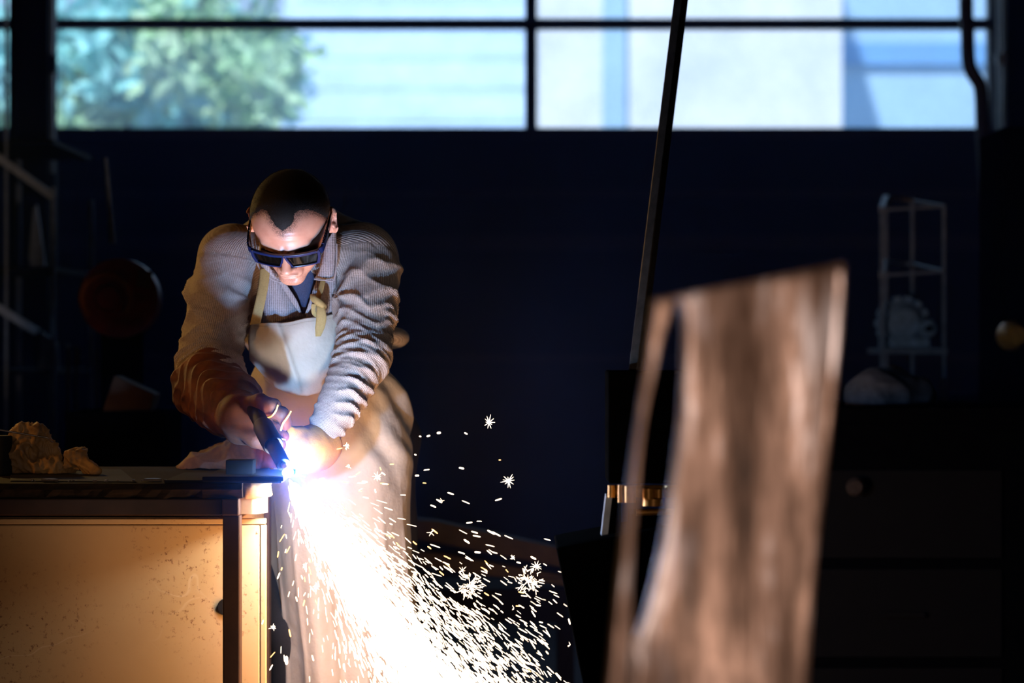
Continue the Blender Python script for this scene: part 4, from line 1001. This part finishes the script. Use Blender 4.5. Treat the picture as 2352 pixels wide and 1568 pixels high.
# hem stitching
st_ = MB()
for k in range(46):
    u0 = .03 + .94 * k / 46; u1 = u0 + .012
    def bp(u): 
        j = int(round(u * NU)); i = 3; return Vector(V[i * (NU + 1) + j]).lerp(Vector(V[i * (NU + 1) + min(j + 1, NU)]), u * NU - j) + Vector((0, -.0022, 0))
    st_.bar(bp(u0), bp(u1), .0007, .0006)
st_.build('hem_stitching', M['strap'], apron)
# skirt
lv = [(838, 592, 880), (870, 578, 905), (900, 573, 924), (960, 584, 941), (1040, 600, 946), (1100, 614, 944), (1200, 622, 942), (1300, 628, 946), (1400, 640, 955), (1480, 650, 964), (1568, 655, 975), (2000, 668, 1000), (2010, 668, 1000)]
la = np.array(lv, float); pys = np.linspace(838, 1990, 190); NT_ = 150; V = []; F = []
for i, py in enumerate(pys):
    Yc = np.interp(py, [838, 960, 1100, 1990], [5.68, 5.70, 5.70, 5.74]); xl = X(np.interp(py, la[:, 0], la[:, 1]), Yc); xr_ = X(np.interp(py, la[:, 0], la[:, 2]), Yc)
    z = Z(py, Yc); cx = (xl + xr_) / 2; a_ = (xr_ - xl) / 2; b_ = np.interp(py, [838, 900, 1000, 1100, 1990], [.16, .185, .20, .20, .20])
    for j in range(NT_ + 1):
        th = math.radians(-125 + 250 * j / NT_); s, c = math.sin(th), math.cos(th)
        q3 = np.array((th * .25, z, 0.))
        n_ = math.sin(th * 5.2 + z * 3 + 1) * .5 + math.sin(th * 9 - z * 4.1) * .3
        low = np.clip((py - 1050) / 350, 0, 1); fr_ = (.026 * n_ + .010 * (1 - abs(math.sin(th * 7.3 + z * 2.2 + .6 * math.sin(z * 6)))) ** 3) * low
        # gathered folds at the hip on the right of the photo
        sd = np.clip((th - .15) / .8, 0, 1) * math.exp(-((py - 960) / 120) ** 2)
        fr_ += .012 * sd * (math.sin(z * 38 + th * 6.4 + 1.2 * math.sin(th * 5 + z * 9)) + .35 * math.sin(z * 85 + th * 9 + 2 * math.sin(z * 20)))
        fr_ += .006 * math.sin(z * 23 + th * 9) * math.exp(-((py - 930) / 120) ** 2)
        # valley between the legs
        fr_ += -.035 * math.exp(-((th + .10) / .16) ** 2) * low + .022 * math.exp(-((th + .62) / .3) ** 2) * low
        V.append((cx + (a_ + fr_ * .6) * s, Yc - (b_ + fr_) * c, z))
for i in range(len(pys) - 1):
    for j in range(NT_): a = i * (NT_ + 1) + j; F.append((a, a + NT_ + 1, a + NT_ + 2, a + 1))
sk = mesh('apron_skirt', V, F, M['apron'], apron, True)
md = sk.modifiers.new('thick', 'SOLIDIFY'); md.thickness = .003; md.offset = 0
# straps
r1 = ribbon('neck_strap', [P(609, 616, 5.318), P(606, 650, 5.313), P(598, 692, 5.310), P(586, 744, 5.322)], [.022, .022, .023, .024], (1, 0, .12), M['strap'], apron, .0022, bulge=.001)
r2_ = ribbon('neck_strap', [P(749, 612, 5.345), P(742, 645, 5.322), P(735, 670, 5.31), P(728, 690, 5.304)], [.012, .012, .014, .012], (1, 0, .25), M['strap'], apron, .0022)
r3 = ribbon('knot', [P(717, 684, 5.300), P(727, 690, 5.291), P(738, 697, 5.293), P(745, 702, 5.302)], [.018, .023, .022, .016], (-.25, 0, 1), M['strap'], apron, .004, bulge=.004)
r4 = ribbon('knot_tail', [P(734, 690, 5.300), P(737, 712, 5.292), P(738, 732, 5.292), P(735, 752, 5.296), P(731, 772, 5.299)], [.016, .020, .023, .022, .012], (1, 0, .06), M['strap'], apron, .0024, bulge=.002)
r5 = ribbon('knot_tail', [P(722, 698, 5.303), P(720, 708, 5.306), P(722, 720, 5.312), P(730, 728, 5.318)], [.012, .010, .010, .012], (1, 0, 0), M['strap'], apron, .0024)

# leather lap of the apron lying on the back of the bench
crumple('leather_lap', [('c', A(452, 1100, 5.40), A(540, 1068, 5.42), .050, .052), ('c', A(540, 1068, 5.42), A(640, 1062, 5.46), .052, .046), ('c', A(560, 1040, 5.42), A(640, 1045, 5.5), .03, .03)],
        (X(350, 5.5), 5.30, zt), (X(700, 5.4), 5.70, Z(990, 5.4)), M['suede_brown'], None, None, amp=.012, seed=33, h=.0032, loc=(0, 0, zt), parent=person, f=62, k=.03)['label'] = 'brown leather lap piece resting on the bench'
# trousers and boots
def tr_fn(p):
    d = None
    for (a, k, f) in ((HPR, KR, FR), (HPL, KL, FL)):
        e = smin(cone(p, a, k, .105, .078), cone(p, k, f + np.array((0, 0, .04), np.float32), .078, .066), .02); d = e if d is None else smin(d, e, .03)
    return smin(d, cone(p, WAIST + np.array((0, .03, -.04), np.float32), HIP, .125, .150), .04)
tv, tf = nets(tr_fn, (-.87, 5.5, .05), (-.04, 6.15, 1.2), .012); tn = vnormals(tv, tf); tv = tv + tn * (.006 * nz3(tv, 30, 77, 6))[:, None]
mesh('trousers', tv, tf, M['trousers'], person, True)
for f in (FR, FL):
    def bt_fn(p, f=f):
        g_ = f * 1.0; d = cone(p, g_ + np.array((0, .0, .10), np.float32), g_ + np.array((0, 0.01, -.03), np.float32), .056, .050)
        d = smin(d, cone(p, g_ + np.array((0, .0, -.045), np.float32), g_ + np.array((0, -.18, -.05), np.float32), .05, .045), .03); return smax(d, .004 - p[..., 2], .006)
    v_, f_ = nets(bt_fn, f - np.array((.09, .27, .11)), f + np.array((.09, .10, .18)), .008); mesh('boot', v_, f_, M['boot'], person, True)

# --- gloves
def glove(name, fn, lo, hi, mat, label, seed, amp=.003, f=70, s=1):
    V, F = nets(fn, lo, hi, .0027); N = vnormals(V, F)
    w = V + .010 * np.stack([nz3(V, 26, seed + 1), nz3(V, 26, seed + 2), nz3(V, 26, seed + 3)], 1)
    V = V + N * (amp * (1 - np.abs(nz3(w, f, seed, 5))) - amp * .4)[:, None]
    ob = mesh(name, V, F, mat, person, True); ob['label'] = label; return ob
T0, T1 = A(578, 930, 5.085), A(655, 1073, 4.795)
def chain(d, p, pts, r, k=.004):
    for i in range(len(pts) - 1):
        d = smin(d, cone(p, pts[i], pts[i + 1], r * (1 - .05 * i), r * (1 - .05 * (i + 1))), k)
    return d
GC = A(476, 882, 5.30)
FRP = [  # curled fingers of the torch hand
    [A(566, 925, 5.085), A(600, 921, 5.045), A(628, 932, 5.030), A(634, 952, 5.048)],
    [A(572, 945, 5.080), A(612, 941, 5.035), A(648, 950, 5.026), A(655, 972, 5.046)],
    [A(580, 966, 5.085), A(606, 975, 5.090), A(640, 985, 5.085), A(650, 1000, 5.075)],
    [A(585, 990, 5.100), A(610, 1002, 5.105), A(638, 1004, 5.100), A(650, 1010, 5.092)]]
THR = [A(556, 992, 5.07), A(588, 1012, 5.05), A(618, 1022, 5.050), A(642, 1020, 5.054)]
def gR_fn(p):
    d = cone(p, GC, lerp(GC, WR, .6), .081, .068); d = smin(d, cone(p, lerp(GC, WR, .6), A(556, 958, 5.11), .066, .050), .02)
    d = smin(d, cone(p, A(556, 955, 5.10), A(590, 960, 5.09), .046, .034), .02)
    d = smin(d, cone(p, A(552, 985, 5.09), A(584, 1000, 5.085), .030, .022), .018)
    for q_ in FRP: d = np.minimum(d, chain(smin(d, cone(p, q_[0], q_[1], .0165, .016), .012), p, q_, .0160, .002))
    d = smin(d, chain(np.full(d.shape, 1., np.float32), p, THR, .0165), .010)
    # fold rings on the gauntlet
    axg = ((WR - GC) / np.linalg.norm(WR - GC)).astype(np.float32); d = smax(d, -((p - GC) @ axg) - .015 + .006 * np.sin(p[..., 0] * 60), .006)
    u = (p - GC) @ ((WR - GC) / np.linalg.norm(WR - GC)); ph = u * PI / .038 + 1.6 * np.sin(p[..., 0] * 34 + p[..., 2] * 21) + 1.1 * np.sin(p[..., 2] * 61 - p[..., 1] * 40 + 1)
    return d - .007 * (1 - np.abs(np.sin(ph))) ** 1.5 * np.clip((u + .03) / .03, 0, 1) * np.clip((.21 - u) / .06, 0, 1) * (.6 + .4 * np.sin(p[..., 0] * 57 + p[..., 2] * 33))
glR = glove('torch_glove', gR_fn, (X(370, 5.3), 4.98, Z(1050, 5.1)), (X(680, 5.05), 5.56, Z(770, 5.3)), M['suede_brown'], 'brown suede gauntlet glove gripping the torch', 61, .0035, 60)
def pip(pts, par, r=.0022): MB().tube([tuple(v) for v in catmull(pts, 20)], r, 8).build('seam_piping', M['piping'], par, True)
pip([P(606, 958, 5.018), P(622, 956, 5.012), P(633, 944, 5.010), P(638, 930, 5.013)], glR); pip([P(645, 988, 5.022), P(650, 972, 5.012), P(660, 958, 5.008), P(668, 944, 5.014)], glR)
pip([P(628, 1010, 5.034), P(642, 1006, 5.034), P(656, 1010, 5.040)], glR, .0015)
HL = [[A(664, 1000, 5.11), A(650, 1020, 5.085), A(640, 1046, 5.082)], [A(668, 1022, 5.10), A(654, 1044, 5.076), A(650, 1066, 5.085)],
      [A(676, 1040, 5.11), A(664, 1060, 5.085), A(662, 1078, 5.094)], [A(690, 1052, 5.12), A(680, 1068, 5.10), A(680, 1080, 5.105)]]
def gL_fn(p):
    d = cone(p, A(738, 1020, 5.185), A(708, 1034, 5.15), .0475, .0455); d = smin(d, cone(p, A(708, 1030, 5.15), A(684, 1024, 5.125), .0445, .034), .02)
    d = smin(d, cone(p, A(740, 1052, 5.18), A(700, 1056, 5.15), .024, .022), .02)
    for q_ in HL: d = smin(d, chain(np.full(d.shape, 1., np.float32), p, q_, .0155), .008)
    d = smin(d, chain(np.full(d.shape, 1., np.float32), p, [A(690, 992, 5.13), A(666, 990, 5.10), A(648, 1000, 5.085)], .016), .010)
    e = (A(738, 1006, 5.185) - A(700, 1036, 5.15)); e = e / np.linalg.norm(e)
    return smax(d, (p - A(757, 1012, 5.2)) @ e.astype(np.float32), .004)
glL = glove('guiding_glove', gL_fn, (X(620, 5.05), 5.02, Z(1098, 5.1)), (X(800, 5.2), 5.38, Z(940, 5.2)), M['suede_yellow'], 'pale yellow leather glove steadying the torch hand', 71, .0025, 50)
# ribbed cuff of the sleeve beside that glove
# --- cutting torch, held in the glove
tor_ = empty('cutting_torch', tuple(float(x) for x in T1), label='black hand cutting torch held in the brown glove, pointing at the plate', cat='torch')
def on(t, dx=0): return tuple((T0 + (T1 - T0) * t).tolist())
MB().tube([on(-.12), on(.0), on(.15), on(.36)], [.015, .016, .0165, .0165], 24).build('handle', M['torch_black'], tor_, True)
MB().tube([on(.34), on(.37), on(.64), on(.67)], [.0195, .0215, .0220, .0195], 28).build('torch_head', M['torch_black'], tor_, True)
MB().tube([on(.66), on(.69), on(.95), on(.965)], [.0140, .0150, .0150, .0135], 28).build('nozzle', M['torch_black'], tor_, True)
MB().tube([on(.96), on(.985)], [.007, .005], 16).build('tip', M['brass'], tor_, True)
MB().bar(on(.16), on(.30), .012, .030).build('trigger', M['torch_black'], tor_, bevel=.001)

P = P0
# ================================================================== ARC, SPARKS, SMOKE
def ico(r, c, sub=2):
    bm = bmesh.new(); bmesh.ops.create_icosphere(bm, subdivisions=sub, radius=r); V = [tuple(np.array(v.co) + np.array(c)) for v in bm.verts]; F = [tuple(x.index for x in f.verts) for f in bm.faces]; bm.free(); return V, F
M['arc'] = emission('arc_glow', (.80, .90, 1, 1), 60)
M['spark_white'] = emission('spark_white_hot', (1, .80, .58, 1), 8)
M['spark_halo'] = emission('spark_spray_hot', (1, .76, .54, 1), 5.0)
M['spark_orange'] = emission('spark_orange_hot', (1, .52, .18, 1), 4.5)
V, F = ico(.011, ARC, 3); tag(mesh('cutting_arc', V, F, M['arc'], smooth=True, loc=ARC), 'blinding white arc flame under the torch tip at the plate edge', 'arc flame')
ORG = np.array(P(662, 1098, 4.875)); 
# unit streak along z: six-sided spindle
def spindle(mat, nm):
    V = []; n = 5
    prof = [(-.5, .25), (-.35, 1), (.35, 1), (.5, .3)]
    for z, r in prof: V += [(math.cos(2 * PI * k / n) * r, math.sin(2 * PI * k / n) * r, z) for k in range(n)]
    F = [(i * n + k, i * n + (k + 1) % n, (i + 1) * n + (k + 1) % n, (i + 1) * n + k) for i in range(3) for k in range(n)] + [tuple(reversed(range(n))), tuple(range(15, 20))]
    me = bpy.data.meshes.new(nm); me.from_pydata(V, [], F); me.materials.append(mat); return me, np.array(V), F
SPW, SV, SF = spindle(M['spark_halo'], 'spark'); SPO, _, _ = spindle(M['spark_orange'], 'spark')
def ppath(px, py):   # depth of the shower: it drifts gently towards the camera as it falls
    return 4.875 - .06 * (py - 1090) / 480
def frame(d):
    d = d / np.linalg.norm(d); a = np.cross(d, (0, 1, 0.01)); a /= np.linalg.norm(a); b2 = np.cross(d, a); return np.stack([a, b2, d], 1)
rs = np.random.default_rng(99)
def streak_at(px, py, ang, Lpx, wpx, dy=0.):
    Y = ppath(px, py) + dy; c = np.array(P(px, py, Y)); k = Y / FPX; d = np.array((math.cos(ang), .15 * math.sin(ang * 3), -math.sin(ang))); return c, frame(d), Lpx * k, wpx * k / 2
def emit_mass(items, name, mat, label, cat='sparks'):
    n = len(items); V = np.empty((n * 20, 3)); F = []
    for i, (c, R_, L_, w_) in enumerate(items): V[i * 20:(i + 1) * 20] = (SV * (w_, w_, L_)) @ R_.T + c
    base = [f for f in SF]
    for i in range(n): F += [tuple(k + i * 20 for k in f) for f in base]
    ob = mesh(name, V, F, mat, loc=tuple(ORG)); ob['kind'] = 'stuff'; tag(ob, label, cat); return ob
# angle (down from horizontal right) and radius distribution
core = []; 
for i in range(5200):
    r = 20 + 700 * rs.random() ** .8; sgm = .060 + .055 * (rs.random() < .35); a = math.radians(57.0) + rs.normal() * sgm - .00005 * r
    a += .10 * math.exp(-r / 160) * rs.normal() * 2
    px, py = 660 + r * math.cos(a), 1096 + r * math.sin(a)
    core.append(streak_at(px, py, a + rs.normal() * .05, rs.uniform(12, 36), rs.uniform(1.1, 2.5), rs.normal() * .018 * (r / 400)))
emit_mass(core, 'spark_stream', M['spark_white'], 'dense white-hot stream of sparks pouring down from the cut')
halo = []
for i in range(3100):
    r = 30 + 690 * rs.random() ** .75; a = math.radians(53) + rs.normal() * .22 - .00010 * r
    if rs.random() < .42: a = math.radians(rs.uniform(36, 56)); r = rs.uniform(120, 860)
    px, py = 660 + r * math.cos(a), 1096 + r * math.sin(a)
    if py < 1100 + max(0, (px - 900)) * .25 and rs.random() < .8: continue
    if px > 1335: continue
    halo.append(streak_at(px, py, a + rs.normal() * .16 + .10, rs.uniform(7, 26), rs.uniform(.8, 2.1), rs.normal() * .04 * (r / 400)))
def burst(px, py, rad, n, out, w=.8):
    for k in range(n):
        a = rs.uniform(0, 2 * PI); L_ = rad * rs.uniform(.4, 1); out.append(streak_at(px + math.cos(a) * L_ * .5, py + math.sin(a) * L_ * .5, a, L_, w))
for (x, y, rad, n) in ((1212, 1335, 34, 60), (1080, 1345, 30, 60), (1062, 1310, 22, 30), (990, 1222, 18, 24), (1016, 1150, 14, 16), (1170, 1480, 20, 20), (1310, 1480, 14, 14), (1180, 1395, 12, 12)):
    if rad > 25:
        for k in range(n): aa = rs.uniform(0, 6.28); rr = rad * rs.random() ** .5; halo.append(streak_at(x + rr * math.cos(aa), y + rr * math.sin(aa), aa + rs.normal() * .5, rs.uniform(5, 16), 1.3))
    burst(x, y, rad * .6, n // 3, halo)
emit_mass(halo, 'spark_spray', M['spark_halo'], 'looser spray of spark streaks and bursts around the white-hot stream')
# single sparks that stand apart
def single(px, py, ang, L_, w_, me, label, group, dy=0.):
    c, R_, l, w = streak_at(px, py, ang, L_, w_, dy); o = bpy.data.objects.new('spark', me); COL.objects.link(o)
    o.matrix_world = Matrix.Translation(Vector(c)) @ Matrix(R_.tolist()).to_4x4() @ Matrix.Diagonal((w, w, l, 1)); return tag(o, label, 'spark', group)
G = 'single sparks flying off the cut'; LB = 'short glowing spark streak flying apart from the main shower'
given = [(1060, 1075, .2, 12, 4), (1145, 1147, -.3, 16, 3), (1078, 1200, -.15, 14, 3), (1035, 1133, .3, 15, 3), (958, 1092, 0, 9, 4), (975, 1109, .1, 8, 2), (1070, 995, .5, 8, 3), (1008, 994, -.1, 9, 5), (984, 1001, -.3, 8, 4), (965, 1002, .2, 5, 3),
         (1148, 1056, 0, 5, 2), (658, 1516, 1.55, 20, 7), (954, 1044, .4, 5, 3), (1090, 1222, .3, 16, 3), (1128, 1222, .5, 20, 4), (1140, 1226, .5, 22, 3), (1095, 1231, .2, 18, 3), (1072, 1243, .6, 16, 4), (1097, 1268, .1, 14, 4), (1225, 1281, .5, 14, 4),
         (1008, 1150, .6, 14, 3), (995, 1162, .4, 14, 3), (780, 1030, -.2, 14, 2), (900, 1066, 0, 9, 2), (874, 1076, 1.2, 8, 2), (868, 1098, .1, 11, 4), (862, 1127, 1.3, 9, 3), (640, 1322, -1.2, 16, 3), (648, 1235, -1.0, 22, 2), (662, 1262, -1.1, 18, 2),
         (790, 1530, 1.5, 14, 4), (795, 1480, 1.5, 22, 2.5), (803, 1487, 1.5, 26, 2.5), (822, 1510, 1.3, 14, 3), (847, 1548, 1.5, 14, 3.5), (780, 1490, 1.5, 22, 3), (700, 1330, 1.4, 12, 2), (712, 1310, 1.3, 20, 2), (1150, 1440, .9, 18, 3), (1240, 1500, .9, 16, 3)]
for (x, y, a, L_, w_) in given: single(x, y, a, L_, w_, SPW if w_ > 2.4 else SPO, LB, G)
for i in range(90):
    t = rs.random()
    if t < .45: r = rs.uniform(250, 780); a = math.radians(rs.uniform(20, 42))
    elif t < .75: r = rs.uniform(30, 330); a = math.radians(rs.uniform(-5, 30))
    else: r = rs.uniform(80, 480); a = math.radians(rs.uniform(72, 100))
    px, py = 660 + r * math.cos(a), 1096 + r * math.sin(a)
    if px > 1330: continue
    single(px, py, a + rs.normal() * .3 + .1, rs.uniform(7, 20), rs.uniform(1.4, 3.4), SPW if rs.random() < .7 else SPO, LB, G, rs.normal() * .02)
def star(px, py, rad, n, label, ang0=0, spread=2 * PI):
    mb = MB()
    Y = ppath(px, py); c = P(px, py, Y)
    for k in range(n):
        a = ang0 + spread * (k + rs.uniform(-.3, .3)) / n; L_ = rad * rs.uniform(.4, 1) * Y / FPX; d = Vector((math.cos(a), rs.normal() * .3, -math.sin(a))).normalized()
        mb.tube([c, c + d * L_ * .4, c + d * L_], [.0006, .0005, .0001], 5)
    tag(mb.build('spark_burst', M['spark_white'], loc=c), label, 'spark')
star(1168, 1104, 24, 11, 'starburst spark hanging alone furthest right above the beams')
star(1123, 970, 20, 10, 'highest starburst spark, right of the apron')
star(797, 1024, 12, 8, 'small starburst spark just right of the yellow glove cuff')
star(866, 1094, 13, 8, 'starburst spark glowing against the right edge of the apron')
star(628, 1440, 12, 9, 'starburst spark low in the dark gap beside the bench')
star(700, 1300, 10, 8, 'small starburst spark in front of the apron left of the stream')
star(726, 1348, 12, 8, 'starburst spark in front of the apron, below the small one left of the stream')
star(800, 1070, 10, 7, 'starburst spark in front of the apron beside the glove')
star(1178, 1280, 9, 7, 'small starburst spark above the trestle near the black machine')
star(1232, 1300, 16, 10, 'starburst spark beside the black machine hopper')

# smoke: haze in the workshop, thickened and blued around the cut to imitate arc glare
def volume(name, mb, dens, color, aniso, label, gauss=None):
    t = NT(name); v_ = t.n('ShaderNodeVolumeScatter'); v_.inputs['Color'].default_value = color; v_.inputs['Anisotropy'].default_value = aniso
    if gauss:
        g_ = t.n('ShaderNodeNewGeometry'); s_ = t.n('ShaderNodeVectorMath', operation='SUBTRACT'); t.t.links.new(g_.outputs['Position'], s_.inputs[0]); s_.inputs[1].default_value = gauss[0]
        l_ = t.n('ShaderNodeVectorMath', operation='LENGTH'); t.t.links.new(s_.outputs[0], l_.inputs[0])
        x_ = t.math('DIVIDE', l_.outputs['Value'], gauss[1]); e_ = t.math('EXPONENT', t.math('MULTIPLY', x_, -1.)); nz_ = t.noise(9, 3, .6, g_.outputs['Position'])
        t.put(v_.inputs['Density'], t.math('MULTIPLY', t.math('MULTIPLY', e_, dens), t.math('MULTIPLY_ADD', nz_, 1.0, .5)))
    else: v_.inputs['Density'].default_value = dens
    t.t.links.new(v_.outputs[0], t.out.inputs['Volume'])
    ob = mb.build(name, t.m); ob['kind'] = 'stuff'; tag(ob, label, 'haze'); return ob
volume('workshop_haze', MB().box2((XL + .02, 6.1, .02), (XR - .02, YB - .1, ZC - .02)), .020, (.22, .42, 1, 1), .2, 'faint blue haze hanging in the workshop air')
V, F = ico(.95, P(1120, 900, 6.9), 3); mb = MB(); mb.add(V, F)
volume('drifting_smoke', mb, .55, (.26, .38, 1, 1), .0, 'thin drifting smoke in the dark to the right of the worker', (tuple(P(1100, 960, 6.9)), .26))
V, F = ico(.42, P(700, 1000, 5.06), 3); mb = MB(); mb.add(V, F)
volume('cutting_smoke', mb, .62, (.10, .30, 1, 1), .0, 'blue cutting smoke doubling as arc glare around the torch tip and gloves', (tuple(P(656, 1074, 4.87)), .055))
